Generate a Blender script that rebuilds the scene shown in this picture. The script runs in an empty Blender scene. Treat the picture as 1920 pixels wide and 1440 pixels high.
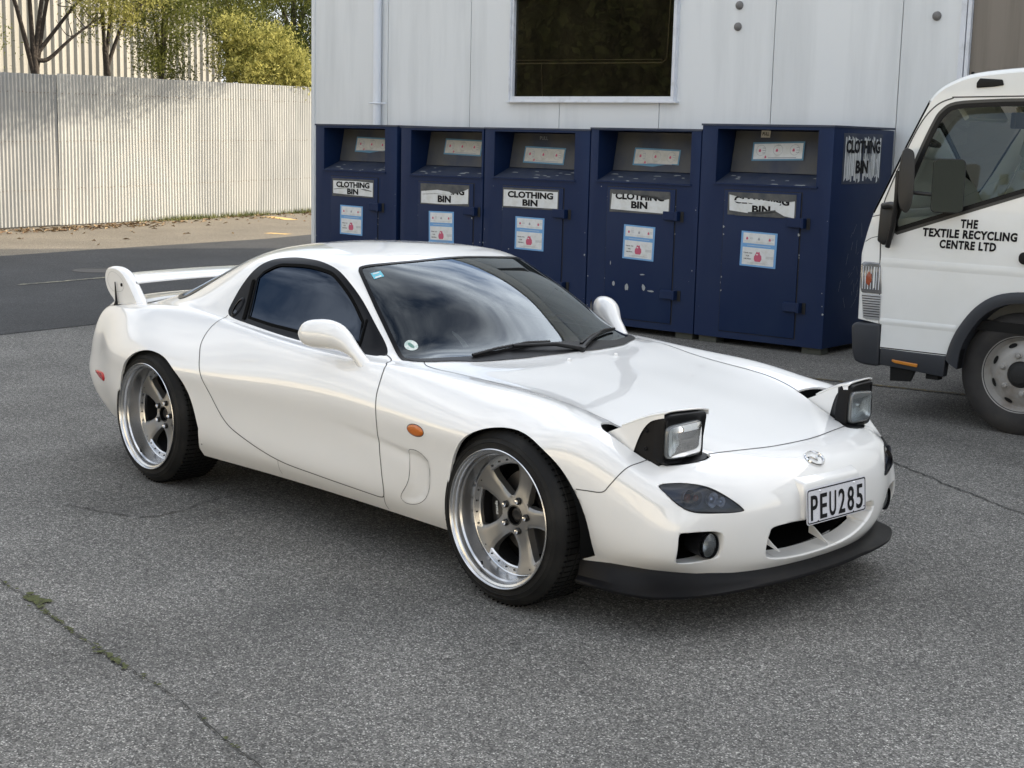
import bpy, bmesh, math, random
import numpy as np
from mathutils import Vector, Matrix
from mathutils.bvhtree import BVHTree
R=math.radians
scene=bpy.context.scene
COL=scene.collection

# ------------------------------------------------------------------ camera, sky, sun, exposure
CAM=(3.68146,-4.34080,1.64967); YAW,PIT,ROLL=2.376791,-0.164840,0.0238367
cd=bpy.data.cameras.new('camera'); cam=bpy.data.objects.new('camera',cd); COL.objects.link(cam)
_f=Vector((math.cos(PIT)*math.cos(YAW),math.cos(PIT)*math.sin(YAW),math.sin(PIT)))
_r=_f.cross(Vector((0,0,1))).normalized(); _u=_r.cross(_f)
_r2=math.cos(ROLL)*_r+math.sin(ROLL)*_u; _u2=-math.sin(ROLL)*_r+math.cos(ROLL)*_u
_M=Matrix((_r2,_u2,-_f)).transposed().to_4x4(); _M.translation=Vector(CAM); cam.matrix_world=_M
cd.sensor_width=36; cd.lens=2758.17/1920*36; cd.clip_end=2000; cd.clip_start=.05
scene.camera=cam
SUN=Vector((.82,1.85,1.0)).normalized()          # direction towards the sun
SUN_EL=math.asin(SUN.z); SUN_AZ=math.atan2(SUN.x,SUN.y)
w=bpy.data.worlds.new('World'); scene.world=w; w.use_nodes=True
nt=w.node_tree; bg=nt.nodes['Background']
sky=nt.nodes.new('ShaderNodeTexSky'); sky.sky_type='NISHITA'; sky.sun_disc=False
sky.sun_elevation=SUN_EL; sky.sun_rotation=SUN_AZ; sky.air_density=1.0; sky.dust_density=2.5; sky.ozone_density=.6
tc=nt.nodes.new('ShaderNodeTexCoord'); mp=nt.nodes.new('ShaderNodeMapping'); mp.inputs['Scale'].default_value=(1.0,1.6,3.2)
mp.inputs['Rotation'].default_value=(0.2,0.1,.6)
nz=nt.nodes.new('ShaderNodeTexNoise'); nz.inputs['Scale'].default_value=2.1; nz.inputs['Detail'].default_value=7; nz.inputs['Roughness'].default_value=.55; nz.inputs['Distortion'].default_value=.12
rp=nt.nodes.new('ShaderNodeValToRGB'); rp.color_ramp.elements[0].position=.36; rp.color_ramp.elements[1].position=.62
mx=nt.nodes.new('ShaderNodeMix'); mx.data_type='RGBA'; mx.inputs['B'].default_value=(8.9,9.25,9.8,1)
nt.links.new(tc.outputs['Generated'],mp.inputs['Vector']); nt.links.new(mp.outputs['Vector'],nz.inputs['Vector'])
nt.links.new(nz.outputs['Fac'],rp.inputs['Fac']); nt.links.new(rp.outputs['Color'],mx.inputs['Factor'])
nt.links.new(sky.outputs['Color'],mx.inputs['A'])
# brighter bank of cloud beyond the warehouse roof, towards the sun's side of the sky
nv=nt.nodes.new('ShaderNodeVectorMath'); nv.operation='NORMALIZE'; nt.links.new(tc.outputs['Generated'],nv.inputs[0])
dp_=nt.nodes.new('ShaderNodeVectorMath'); dp_.operation='DOT_PRODUCT'; dp_.inputs[1].default_value=Vector((-.20,.78,.52)).normalized(); nt.links.new(nv.outputs[0],dp_.inputs[0])
mr=nt.nodes.new('ShaderNodeMapRange'); mr.inputs['From Min'].default_value=.80; mr.inputs['From Max'].default_value=.97; mr.inputs['To Min'].default_value=1.0; mr.inputs['To Max'].default_value=2.7; mr.interpolation_type='SMOOTHSTEP'
nt.links.new(dp_.outputs['Value'],mr.inputs['Value'])
sc_=nt.nodes.new('ShaderNodeVectorMath'); sc_.operation='SCALE'; nt.links.new(mx.outputs['Result'],sc_.inputs[0]); nt.links.new(mr.outputs[0],sc_.inputs['Scale']); nt.links.new(sc_.outputs[0],bg.inputs['Color'])
bg.inputs['Strength'].default_value=.125
sl=bpy.data.lights.new('sun','SUN'); sl.energy=4.4; sl.angle=R(.5); sl.color=(1,.88,.70)
so=bpy.data.objects.new('sun',sl); COL.objects.link(so); so.rotation_euler=SUN.to_track_quat('Z','Y').to_euler()
scene.view_settings.view_transform='Standard'; scene.view_settings.look='None'
scene.view_settings.exposure=.70; scene.view_settings.gamma=1

# ------------------------------------------------------------------ materials
def mat(name,col=(.5,.5,.5),rough=.5,metal=0,spec=.5,coat=0,noise=None,bump=None,alpha=None):
    m=bpy.data.materials.new(name); m.use_nodes=True; nt=m.node_tree; b=nt.nodes['Principled BSDF']
    b.inputs['Base Color'].default_value=(*col,1); b.inputs['Roughness'].default_value=rough
    b.inputs['Metallic'].default_value=metal; b.inputs['Specular IOR Level'].default_value=spec
    b.inputs['Coat Weight'].default_value=coat; b.inputs['Coat Roughness'].default_value=.03
    tc=nt.nodes.new('ShaderNodeTexCoord')
    if noise:                      # (scale, colour2, lo, hi, stretch)
        sc,c2,lo,hi,st=noise
        mp=nt.nodes.new('ShaderNodeMapping'); mp.inputs['Scale'].default_value=st
        n=nt.nodes.new('ShaderNodeTexNoise'); n.inputs['Scale'].default_value=sc; n.inputs['Detail'].default_value=6; n.inputs['Roughness'].default_value=.6
        r=nt.nodes.new('ShaderNodeValToRGB'); r.color_ramp.elements[0].position=lo; r.color_ramp.elements[1].position=hi
        r.color_ramp.elements[0].color=(*col,1); r.color_ramp.elements[1].color=(*c2,1)
        nt.links.new(tc.outputs['Object'],mp.inputs['Vector']); nt.links.new(mp.outputs['Vector'],n.inputs['Vector'])
        nt.links.new(n.outputs['Fac'],r.inputs['Fac']); nt.links.new(r.outputs['Color'],b.inputs['Base Color'])
    if bump:                       # (scale, strength, distance)
        n=nt.nodes.new('ShaderNodeTexNoise'); n.inputs['Scale'].default_value=bump[0]; n.inputs['Detail'].default_value=4
        bp=nt.nodes.new('ShaderNodeBump'); bp.inputs['Strength'].default_value=bump[1]; bp.inputs['Distance'].default_value=bump[2]
        nt.links.new(tc.outputs['Object'],n.inputs['Vector']); nt.links.new(n.outputs['Fac'],bp.inputs['Height']); nt.links.new(bp.outputs['Normal'],b.inputs['Normal'])
    return m
def glassmat(name,tint,rough=0.0,ior=1.5,refl=(1,1,1)):
    m=bpy.data.materials.new(name); m.use_nodes=True; nt=m.node_tree
    for n in list(nt.nodes):
        if n.type!='OUTPUT_MATERIAL': nt.nodes.remove(n)
    o=[n for n in nt.nodes if n.type=='OUTPUT_MATERIAL'][0]
    t=nt.nodes.new('ShaderNodeBsdfTransparent'); t.inputs[0].default_value=(*tint,1)
    g=nt.nodes.new('ShaderNodeBsdfGlossy'); g.inputs['Color'].default_value=(*refl,1); g.inputs['Roughness'].default_value=rough
    f=nt.nodes.new('ShaderNodeFresnel'); f.inputs['IOR'].default_value=ior
    x=nt.nodes.new('ShaderNodeMixShader')
    nt.links.new(f.outputs[0],x.inputs[0]); nt.links.new(t.outputs[0],x.inputs[1]); nt.links.new(g.outputs[0],x.inputs[2]); nt.links.new(x.outputs[0],o.inputs[0])
    return m

# ------------------------------------------------------------------ helpers
def link(o,parent=None):
    COL.objects.link(o)
    if parent is not None: o.parent=parent
    return o
def tag(o,label=None,cat=None,group=None,kind=None):
    if label: o['label']=label
    if cat: o['category']=cat
    if group: o['group']=group
    if kind: o['kind']=kind
    return o
def empty(name,loc=(0,0,0),rz=0,parent=None):
    o=bpy.data.objects.new(name,None); o.empty_display_size=.1; o.location=loc; o.rotation_euler=(0,0,rz); return link(o,parent)
def mesh(name,V,F,m,parent=None,smooth=False,autos=None):
    me=bpy.data.meshes.new(name); me.from_pydata([tuple(v) for v in V],[],[tuple(f) for f in F]); me.update()
    return finish(name,me,m,parent,smooth)
def finish(name,me,m,parent=None,smooth=False):
    if isinstance(m,(list,tuple)):
        for k in m: me.materials.append(k)
    else: me.materials.append(m)
    if smooth:
        me.polygons.foreach_set('use_smooth',[True]*len(me.polygons))
        if smooth!=True: me.set_sharp_from_angle(angle=R(smooth))
    return link(bpy.data.objects.new(name,me),parent)
def from_bm(name,bm,m,parent=None,smooth=False):
    me=bpy.data.meshes.new(name); bm.to_mesh(me); bm.free(); return finish(name,me,m,parent,smooth)
def box_bm(bm,c,s,rot=None):
    r=bmesh.ops.create_cube(bm,size=1); vs=r['verts']
    M=Matrix.Translation(c)@(rot.to_4x4() if rot else Matrix.Identity(4))@Matrix.Diagonal((*s,1))
    bmesh.ops.transform(bm,matrix=M,verts=vs); return vs
def box(name,lo,hi,m,parent=None,bev=0):
    bm=bmesh.new(); box_bm(bm,[(a+b)/2 for a,b in zip(lo,hi)],[b-a for a,b in zip(lo,hi)])
    if bev: bmesh.ops.bevel(bm,geom=bm.edges[:],offset=bev,segments=3,profile=.5,affect='EDGES')
    return from_bm(name,bm,m,parent,smooth=40 if bev else False)
def lathe_vf(prof,n=96,a0=0,a1=2*math.pi):
    """prof: (r, h) list; axis along -y (outer side); returns verts, faces"""
    full=abs(a1-a0-2*math.pi)<1e-6; k=n if full else n+1
    V=[];F=[]
    for i in range(k):
        a=a0+(a1-a0)*i/n
        for r,h in prof: V.append((r*math.cos(a),h,r*math.sin(a)))
    m=len(prof)
    for i in range(n):
        j=(i+1)%k
        for q in range(m-1): F.append((i*m+q,j*m+q,j*m+q+1,i*m+q+1))
    return V,F
def prism(name,poly,axis,lo,hi,m,parent=None,bev=0,smooth=False):
    """extrude a 2D polygon: axis 'x','y' or 'z'; poly in the two other coordinates in order"""
    def P(a,b,t): return {'x':(t,a,b),'y':(a,t,b),'z':(a,b,t)}[axis]
    bm=bmesh.new(); v0=[bm.verts.new(P(a,b,lo)) for a,b in poly]; v1=[bm.verts.new(P(a,b,hi)) for a,b in poly]
    bm.faces.new(v0); bm.faces.new(v1[::-1]); n=len(poly)
    for i in range(n): bm.faces.new((v0[i],v0[(i+1)%n],v1[(i+1)%n],v1[i]))
    bmesh.ops.recalc_face_normals(bm,faces=bm.faces[:])
    if bev: bmesh.ops.bevel(bm,geom=bm.edges[:],offset=bev,segments=3,profile=.5,affect='EDGES',clamp_overlap=True)
    return from_bm(name,bm,m,parent,smooth=(40 if bev or smooth else False))
def tube(name,pts,r,m,parent=None,seg=8,cap=True):
    V=[];F=[];pts=[Vector(p) for p in pts]; rr=r if isinstance(r,(list,tuple)) else [r]*len(pts); up=None
    for i,p in enumerate(pts):
        t=(pts[min(i+1,len(pts)-1)]-pts[max(i-1,0)]).normalized()
        if up is None: up=t.orthogonal().normalized()
        up=(up-t*up.dot(t)).normalized(); s=t.cross(up)
        for k in range(seg):
            a=2*math.pi*k/seg; V.append(p+rr[i]*(math.cos(a)*up+math.sin(a)*s))
    for i in range(len(pts)-1):
        for k in range(seg):
            F.append((i*seg+k,i*seg+(k+1)%seg,(i+1)*seg+(k+1)%seg,(i+1)*seg+k))
    if cap: F.append(tuple(range(seg))[::-1]); F.append(tuple((len(pts)-1)*seg+k for k in range(seg)))
    return mesh(name,V,F,m,parent,smooth=60)
def cr(pts,n=8,closed=False):
    """Catmull-Rom resample of 2D/3D points"""
    P=[np.array(p,float) for p in pts]; out=[]; N=len(P)
    for i in range(N if closed else N-1):
        if closed: a,b,c,d=P[i-1],P[i],P[(i+1)%N],P[(i+2)%N]
        else: a,b,c,d=P[max(i-1,0)],P[i],P[i+1],P[min(i+2,N-1)]
        for k in range(n):
            t=k/n; out.append(.5*((2*b)+(-a+c)*t+(2*a-5*b+4*c-d)*t*t+(-a+3*b-3*c+d)*t**3))
    if not closed: out.append(P[-1])
    return [tuple(p) for p in out]
def text(name,s,size,m,parent,loc,rot,align='CENTER',sx=1.0,bold=0.0,ext=.0006,space=1.0,shear=0,fw=None,fh=None):
    c=bpy.data.curves.new(name,'FONT'); c.body=s; c.size=size; c.align_x=align; c.align_y='CENTER'; c.offset=bold*size; c.extrude=ext; c.space_character=space; c.shear=shear; c.resolution_u=3
    o=bpy.data.objects.new(name,c); COL.objects.link(o); bpy.context.view_layer.update()
    me=bpy.data.meshes.new_from_object(o.evaluated_get(bpy.context.evaluated_depsgraph_get())); bpy.data.objects.remove(o)
    if fw or fh:
        P=np.array([v.co for v in me.vertices]); lo=P.min(0); hi=P.max(0)
        kx=(fw/(hi[0]-lo[0])) if fw else 1; ky=(fh/(hi[1]-lo[1])) if fh else 1; c0=(lo+hi)/2
        me.transform(Matrix.Diagonal((kx,ky,1,1))@Matrix.Translation((-c0[0],-c0[1],0)))
    me.transform(Matrix.LocRotScale(Vector(loc),rot.to_quaternion() if isinstance(rot,Matrix) else rot,Vector((1,1,1)))@Matrix.Diagonal((sx,1,1,1)))
    me.name=name; return finish(name,me,m,parent)
from mathutils import Euler
FACE=Euler((R(90),0,0)).to_quaternion()        # text standing upright, read from -y
# ------------------------------------------------------------------ ground
def asphalt(name,c1,c2,c3,patch=.5,sc=170):
    m=bpy.data.materials.new(name); m.use_nodes=True; nt=m.node_tree; b=nt.nodes['Principled BSDF']; L=nt.links
    b.inputs['Roughness'].default_value=.88; b.inputs['Specular IOR Level'].default_value=.35
    tc=nt.nodes.new('ShaderNodeTexCoord')
    vo=nt.nodes.new('ShaderNodeTexVoronoi'); vo.inputs['Scale'].default_value=sc; vo.inputs['Randomness'].default_value=1
    r=nt.nodes.new('ShaderNodeValToRGB'); e=r.color_ramp.elements; e[0].position=.0; e[0].color=(*c1,1); e[1].position=1; e[1].color=(*c3,1)
    x=e.new(.45); x.color=(*c2,1); x=e.new(.86); x.color=(*[.72*a+.28*q for a,q in zip(c2,c3)],1)
    sep=nt.nodes.new('ShaderNodeSeparateColor')
    L.new(tc.outputs['Object'],vo.inputs['Vector']); L.new(vo.outputs['Color'],sep.inputs['Color']); L.new(sep.outputs['Red'],r.inputs['Fac'])
    v2=nt.nodes.new('ShaderNodeTexVoronoi'); v2.inputs['Scale'].default_value=sc*.75; L.new(tc.outputs['Object'],v2.inputs['Vector'])
    s2=nt.nodes.new('ShaderNodeSeparateColor'); L.new(v2.outputs['Color'],s2.inputs['Color'])
    g1=nt.nodes.new('ShaderNodeMath'); g1.operation='GREATER_THAN'; g1.inputs[1].default_value=.965; L.new(s2.outputs['Green'],g1.inputs[0])
    g2=nt.nodes.new('ShaderNodeMath'); g2.operation='LESS_THAN'; g2.inputs[1].default_value=.42; L.new(v2.outputs['Distance'],g2.inputs[0])
    g3=nt.nodes.new('ShaderNodeMath'); g3.operation='MULTIPLY'; L.new(g1.outputs[0],g3.inputs[0]); L.new(g2.outputs[0],g3.inputs[1])
    mc=nt.nodes.new('ShaderNodeMix'); mc.data_type='RGBA'; mc.inputs['B'].default_value=(*[min(1,q*1.25) for q in c3],1); L.new(g3.outputs[0],mc.inputs['Factor']); L.new(r.outputs['Color'],mc.inputs['A'])
    n1=nt.nodes.new('ShaderNodeTexNoise'); n1.inputs['Scale'].default_value=.7; n1.inputs['Detail'].default_value=7; n1.inputs['Roughness'].default_value=.62
    n2=nt.nodes.new('ShaderNodeTexNoise'); n2.inputs['Scale'].default_value=38; n2.inputs['Detail'].default_value=4; n2.inputs['Roughness'].default_value=.7
    L.new(tc.outputs['Object'],n1.inputs['Vector']); L.new(tc.outputs['Object'],n2.inputs['Vector'])
    m1=nt.nodes.new('ShaderNodeMapRange'); m1.inputs['From Min'].default_value=.3; m1.inputs['From Max'].default_value=.7; m1.inputs['To Min'].default_value=1-patch*.5; m1.inputs['To Max'].default_value=1+patch*.5
    m2=nt.nodes.new('ShaderNodeMapRange'); m2.inputs['From Min'].default_value=.25; m2.inputs['From Max'].default_value=.75; m2.inputs['To Min'].default_value=.55; m2.inputs['To Max'].default_value=1.45
    L.new(n1.outputs['Fac'],m1.inputs['Value']); L.new(n2.outputs['Fac'],m2.inputs['Value'])
    mu=nt.nodes.new('ShaderNodeMath'); mu.operation='MULTIPLY'; L.new(m1.outputs[0],mu.inputs[0]); L.new(m2.outputs[0],mu.inputs[1])
    vm=nt.nodes.new('ShaderNodeVectorMath'); vm.operation='SCALE'; L.new(mc.outputs['Result'],vm.inputs[0]); L.new(mu.outputs[0],vm.inputs['Scale']); L.new(vm.outputs[0],b.inputs['Base Color'])
    bp=nt.nodes.new('ShaderNodeBump'); bp.inputs['Strength'].default_value=.55; bp.inputs['Distance'].default_value=.004
    ad=nt.nodes.new('ShaderNodeMath'); ad.operation='ADD'; L.new(vo.outputs['Distance'],ad.inputs[0]); L.new(n2.outputs['Fac'],ad.inputs[1]); L.new(ad.outputs[0],bp.inputs['Height']); L.new(bp.outputs['Normal'],b.inputs['Normal'])
    return m
M_asph=asphalt('asphalt',(.045,.044,.040),(.115,.111,.102),(.40,.385,.35),.7,210)
M_dark=asphalt('dark_asphalt',(.016,.0165,.017),(.036,.037,.038),(.10,.10,.10),.5,220)
M_tan=asphalt('verge',(.10,.085,.065),(.165,.14,.105),(.29,.26,.20),.35,120)
def sheet(name,poly,z,m):
    return tag(mesh(name,[(x,y,z) for x,y in poly],[tuple(range(len(poly)))],m),kind='structure')
sheet('ground',[(-400,-400),(400,-400),(400,400),(-400,400)],0,M_asph)
sheet('road_patch',[(-5.4,-12),(-6.9,-3.5),(-7.62,.8),(-7.82,1.75),(-8.6,6),(-9.6,12),(-15.7,12),(-16.42,10.2),(-15.9,9.0),(-15.1,5.6),(-14.6,3.8),(-13.3,-3.5),(-11.8,-12)],.004,M_dark)
sheet('bounce_apron',[(-40,-4.6),(-12.0,-4.6),(-3,-4.4),(14,-4.4),(40,-4.4),(40,-12.4),(-40,-12.4)],.003,asphalt('concrete',(.34,.32,.275),(.43,.405,.35),(.55,.52,.46),.3,120))  # unseen pale apron, added to throw sunlight back onto the car's lower side
sheet('verge',[(-14.6,3.8),(-15.1,5.6),(-15.9,9.0),(-16.42,10.2),(-17.3,14),(-20,22),(-26.4,22),(-12.2,-14),(-11.2,-12),(-13.3,-3.5)],.0035,M_tan)
random.seed(5); np.random.seed(5)
def ribbon(name,pts,w,z,m,kind,jit=.01,wj=.6):
    P=[Vector((x,y,0)) for x,y in cr(pts,14)]; V=[];F=[]
    for i,p in enumerate(P):
        t=(P[min(i+1,len(P)-1)]-P[max(i-1,0)]).normalized(); s=Vector((-t.y,t.x,0))
        p=p+s*random.gauss(0,jit); ww=w*max(.15,1+random.uniform(-wj,wj))
        V+= [p+s*ww/2+Vector((0,0,z)),p-s*ww/2+Vector((0,0,z))]
    for i in range(len(P)-1): F.append((2*i,2*i+1,2*i+3,2*i+2))
    return tag(mesh(name,V,F,m),kind=kind)
M_crack=mat('crack',(.035,.034,.03),.95)
M_moss=mat('moss',(.055,.060,.022),.95,noise=(60,(.085,.095,.032),.35,.65,(1,1,1)),bump=(90,.8,.01))
ribbon('crack',[(-2.25,-1.36),(-1.851,-1.186),(-1.93,-.8),(-2.04,-.375),(-2.1,.1)],.006,.005,M_crack,'structure',.006,.8)
ribbon('crack',[(-.9,2.6),(-.407,2.417),(.1,2.15),(.566,1.935),(1.3,1.6)],.008,.005,M_crack,'structure',.006,.8)
ribbon('crack',[(-2.6,-2.02),(-1.9,-2.05),(-1.375,-2.076),(-1.063,-2.093),(-.861,-2.123),(-.384,-2.163),(.037,-2.185),(.481,-2.255),(1.1,-2.3)],.004,.0045,M_crack,'structure',.004,.7)
mv=[];mf=[]
def mossdot(x,y,r,z=.006):
    b=len(mv); k=7
    for i in range(k):
        a=2*math.pi*i/k; q=r*random.uniform(.6,1.3); mv.append((x+q*math.cos(a),y+q*math.sin(a),z))
    mv.append((x,y,z+r*.35)); mf.extend([(b+i,b+(i+1)%k,b+k) for i in range(k)])
mp_=cr([(-2.6,-2.02),(-1.9,-2.05),(-1.375,-2.076),(-1.063,-2.093),(-.861,-2.123),(-.384,-2.163),(.037,-2.185),(.481,-2.255)],26)
for i,(x,y) in enumerate(mp_):
    d=abs(x+1.0); dens=.75 if -1.15<x<-.3 else .28
    if random.random()<dens:
        for _ in range(2): mossdot(x+random.gauss(0,.012),y+random.gauss(0,.006),random.uniform(.003,.009))
for _ in range(30): mossdot(-1.07+random.gauss(0,.028),-2.085+random.gauss(0,.016),random.uniform(.006,.016))
for _ in range(20): mossdot(-.36+random.gauss(0,.05),-2.165+random.gauss(0,.008),random.uniform(.005,.013))
tag(mesh('moss',mv,mf,M_moss),kind='stuff')
M_yel=mat('worn_yellow_paint',(.19,.14,.055),.9,noise=(30,(.075,.073,.065),.36,.55,(1,1,1)))
M_wpt=mat('worn_cream_paint',(.30,.28,.2),.9,noise=(14,(.06,.06,.058),.40,.6,(1,1,1)))
ribbon('painted_line',[(-3.4,4.22),(-2.305,4.478),(-1.354,4.736),(-.3,4.98),(1.6,5.2)],.055,.0055,M_yel,'structure',.0,.15)
ribbon('painted_line',[(-11.15,2.6),(-11.238,3.054),(-11.415,3.717),(-11.9,5.4)],.07,.009,M_wpt,'structure',0,.15)
ribbon('painted_line',[(-21.1,12.55),(-20.5,12.5),(-20.0,12.35)],.25,.008,mat('orange_ground_paint',(.62,.40,.14),.8),'structure',.01,.2)
ribbon('painted_line',[(-17.0,9.75),(-16.6,9.9)],.2,.008,bpy.data.materials['orange_ground_paint'],'structure',.01,.3)
V,F=lathe_vf([(.30,0),(.29,.004),(.25,.004),(.245,0),(.0,0)],40)
mh=mesh('manhole_cover',[(x,z,y+.006) for x,y,z in V],F,mat('cast_iron',(.05,.045,.04),.7),None); mh.location=(-12.24,4.12,0)
tag(mh,'round iron manhole cover set in the dark road patch','manhole cover')
# litter of leaves, weeds along the fence foot
FE0=Vector((-19.427,6.213,0)); FER=math.atan2(.942,-.336)
fe=Vector((math.cos(FER),math.sin(FER),0)); fn=Vector((-math.sin(FER),math.cos(FER),0))      # fn points behind the fence
def fw(x,y,z): return FE0+fe*x+fn*y+Vector((0,0,z))
lv=[];lf=[]
for i in range(520):
    x=random.uniform(-2,11); y=-abs(random.gauss(0,.5))-.12
    if i%3==0: x=random.gauss(1.3,1.0); y=-random.uniform(.35,1.0)
    elif i%7==0: y=-random.uniform(.2,3.5)
    p=fw(x,y,.012); a=random.uniform(0,6.28); s=random.uniform(.03,.075); u=Vector((math.cos(a),math.sin(a),random.uniform(-.2,.35)))*s; v=Vector((-math.sin(a),math.cos(a),random.uniform(0,.3)))*s*.35
    b=len(lv); lv+=[p-u,p-v+Vector((0,0,.01)),p+u,p+v+Vector((0,0,.02))]; lf.append((b,b+1,b+2,b+3))
tag(mesh('fallen_leaves',lv,lf,mat('dry_leaf',(.14,.07,.03),.8,noise=(9,(.30,.22,.12),.4,.6,(1,1,1)))),kind='stuff')
lv=[];lf=[]
for i in range(5200):
    x=random.uniform(3.2,12.5); 
    if random.random()>.55+.45*math.sin(x*2.3)*math.sin(x*.9+1): continue
    p=fw(x,-abs(random.gauss(0,.13))-.03,0); h=random.uniform(.03,.13); a=random.uniform(0,6.28); u=Vector((math.cos(a),math.sin(a),0))*.006; t=Vector((random.gauss(0,.03),random.gauss(0,.03),h))
    b=len(lv); lv+=[p-u,p+u,p+t]; lf.append((b,b+1,b+2))
tag(mesh('weeds',lv,lf,mat('weed',(.08,.10,.02),.7,noise=(5,(.17,.17,.04),.4,.6,(1,1,1)))),kind='stuff')

# ------------------------------------------------------------------ corrugated fence
fence=empty('corrugated_fence',FE0,FER)
tag(fence,'tall white corrugated iron fence along the back of the yard','fence')
def corr(name,x0,x1,z0,h0,h1,m,y=0,pitch=.082,amp=.012,parent=fence,n=10,warp=.0):
    V=[];F=[];N=int((x1-x0)/pitch*n); Z=6
    for i in range(N+1):
        x=x0+(x1-x0)*i/N; top=h0+(h1-h0)*(i/N)
        for k in range(Z+1):
            z=z0+(top-z0)*k/Z
            V.append((x,y+amp*math.cos(2*math.pi*x/pitch)+warp*math.sin(x*1.3+k*.8),z))
    for i in range(N):
        for k in range(Z): F.append((i*(Z+1)+k,(i+1)*(Z+1)+k,(i+1)*(Z+1)+k+1,i*(Z+1)+k+1))
    return mesh(name,V,F,m,parent,smooth=True)
M_fen=mat('weathered_white_iron',(.47,.475,.455),.55,noise=(1.6,(.35,.36,.355),.42,.75,(1,1,.35)))
M_fen2=mat('grey_iron',(.31,.32,.318),.5,noise=(1.4,(.40,.40,.385),.45,.7,(1,1,.4)))
corr('sheet',-12,1.40,.03,2.40,2.535,M_fen2,y=.012)
corr('sheet',1.36,14,.02,2.56,2.70,M_fen,warp=.006)
nv=bmesh.new()
for zz in (.62,1.42,2.22):
    for i in range(-20,120):
        if random.random()<.75: box_bm(nv,(i*.082*1.0+.041*0,-.014,zz+random.uniform(-.01,.01)+i*.001),(.014,.01,.014))
tag(from_bm('fixings',nv,mat('fixing_rust',(.16,.12,.09),.7),fence),kind='stuff')

# building beyond the fence
shed=empty('cream_shed',fw(0,7.5,0),FER)
tag(shed,'cream ribbed metal building beyond the corrugated fence at left','building')
V=[];F=[];x=-16.0;prof=[(0,0),(.085,0),(.12,-.055),(.165,-.055),(.20,0),(.25,0)]
xs=[]
while x<15.5:
    for dx,dy in prof[:-1]: xs.append((x+dx,dy))
    x+=.25
for x,y in xs: V+=[(x,y,0),(x,y,9)]
for i in range(len(xs)-1): F.append((2*i,2*i+2,2*i+3,2*i+1))
mesh('ribbed_wall',V,F,mat('cream_cladding',(.38,.365,.32),.5,noise=(.8,(.30,.285,.245),.4,.7,(1,1,.3))),shed)
box('shed_body',(-16,.04,0),(15.4,8,9),bpy.data.materials['cream_cladding'],shed)
box('roof_edge',(-16.3,-.25,9),(15.7,8.3,9.15),mat('roof_grey',(.3,.3,.3),.5),shed)

# ------------------------------------------------------------------ trees beyond the fence
def leafmat(name,c,c2):
    m=bpy.data.materials.new(name); m.use_nodes=True; nt=m.node_tree; L=nt.links
    for n in list(nt.nodes):
        if n.type!='OUTPUT_MATERIAL': nt.nodes.remove(n)
    o=[n for n in nt.nodes if n.type=='OUTPUT_MATERIAL'][0]
    d=nt.nodes.new('ShaderNodeBsdfDiffuse'); t=nt.nodes.new('ShaderNodeBsdfTranslucent'); x=nt.nodes.new('ShaderNodeMixShader'); x.inputs[0].default_value=.35
    tc=nt.nodes.new('ShaderNodeTexCoord'); n=nt.nodes.new('ShaderNodeTexNoise'); n.inputs['Scale'].default_value=5.5; n.inputs['Detail'].default_value=6
    r=nt.nodes.new('ShaderNodeValToRGB'); r.color_ramp.elements[0].position=.36; r.color_ramp.elements[1].position=.62; r.color_ramp.elements[0].color=(*c,1); r.color_ramp.elements[1].color=(*c2,1)
    L.new(tc.outputs['Object'],n.inputs['Vector']); L.new(n.outputs['Fac'],r.inputs['Fac']); L.new(r.outputs['Color'],d.inputs[0]); L.new(r.outputs['Color'],t.inputs[0])
    L.new(d.outputs[0],x.inputs[1]); L.new(t.outputs[0],x.inputs[2]); L.new(x.outputs[0],o.inputs[0]); return m
M_lyel=leafmat('yellow_leaf',(.07,.085,.018),(.62,.58,.20))
M_lolv=leafmat('olive_leaf',(.06,.078,.018),(.24,.25,.075))
M_ldrk=leafmat('dark_leaf',(.03,.045,.014),(.11,.125,.04))
M_bark=mat('dark_bark',(.045,.035,.028),.9,bump=(20,.8,.03))
def leaves(blobs,seed,lw=.017,ll=.068,clump=.15,per=34,droop=.25,dens=1.7):
    rng=np.random.default_rng(seed); C=[]
    for (cx,cy,cz,rx,ry,rz,n) in blobs:
        n=int(n*dens)
        nc=max(1,n//per); d=rng.normal(size=(nc,3)); d/=np.linalg.norm(d,axis=1)[:,None]; rr=rng.uniform(.25,1,nc)**(1/2.2)
        c=np.array([cx,cy,cz])+d*rr[:,None]*np.array([rx,ry,rz])
        for q in c:
            k=int(per*rng.uniform(.5,1.5)); C.append(q+rng.normal(size=(k,3))*clump*rng.uniform(.6,1.2)*np.array([1,1,.8]))
    P=np.concatenate(C); n=len(P)
    a=rng.normal(size=(n,3)); a[:,2]-=droop*2; a/=np.linalg.norm(a,axis=1)[:,None]
    b=np.cross(a,rng.normal(size=(n,3))); b/=np.linalg.norm(b,axis=1)[:,None]
    s=rng.uniform(.6,1.4,n)[:,None]; A=a*ll*.5*s; B=b*lw*.5*s*1.2
    V=np.stack([P-A,P-B,P+A,P+B],1).reshape(-1,3); F=np.arange(4*n).reshape(-1,4); return V,F
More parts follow.
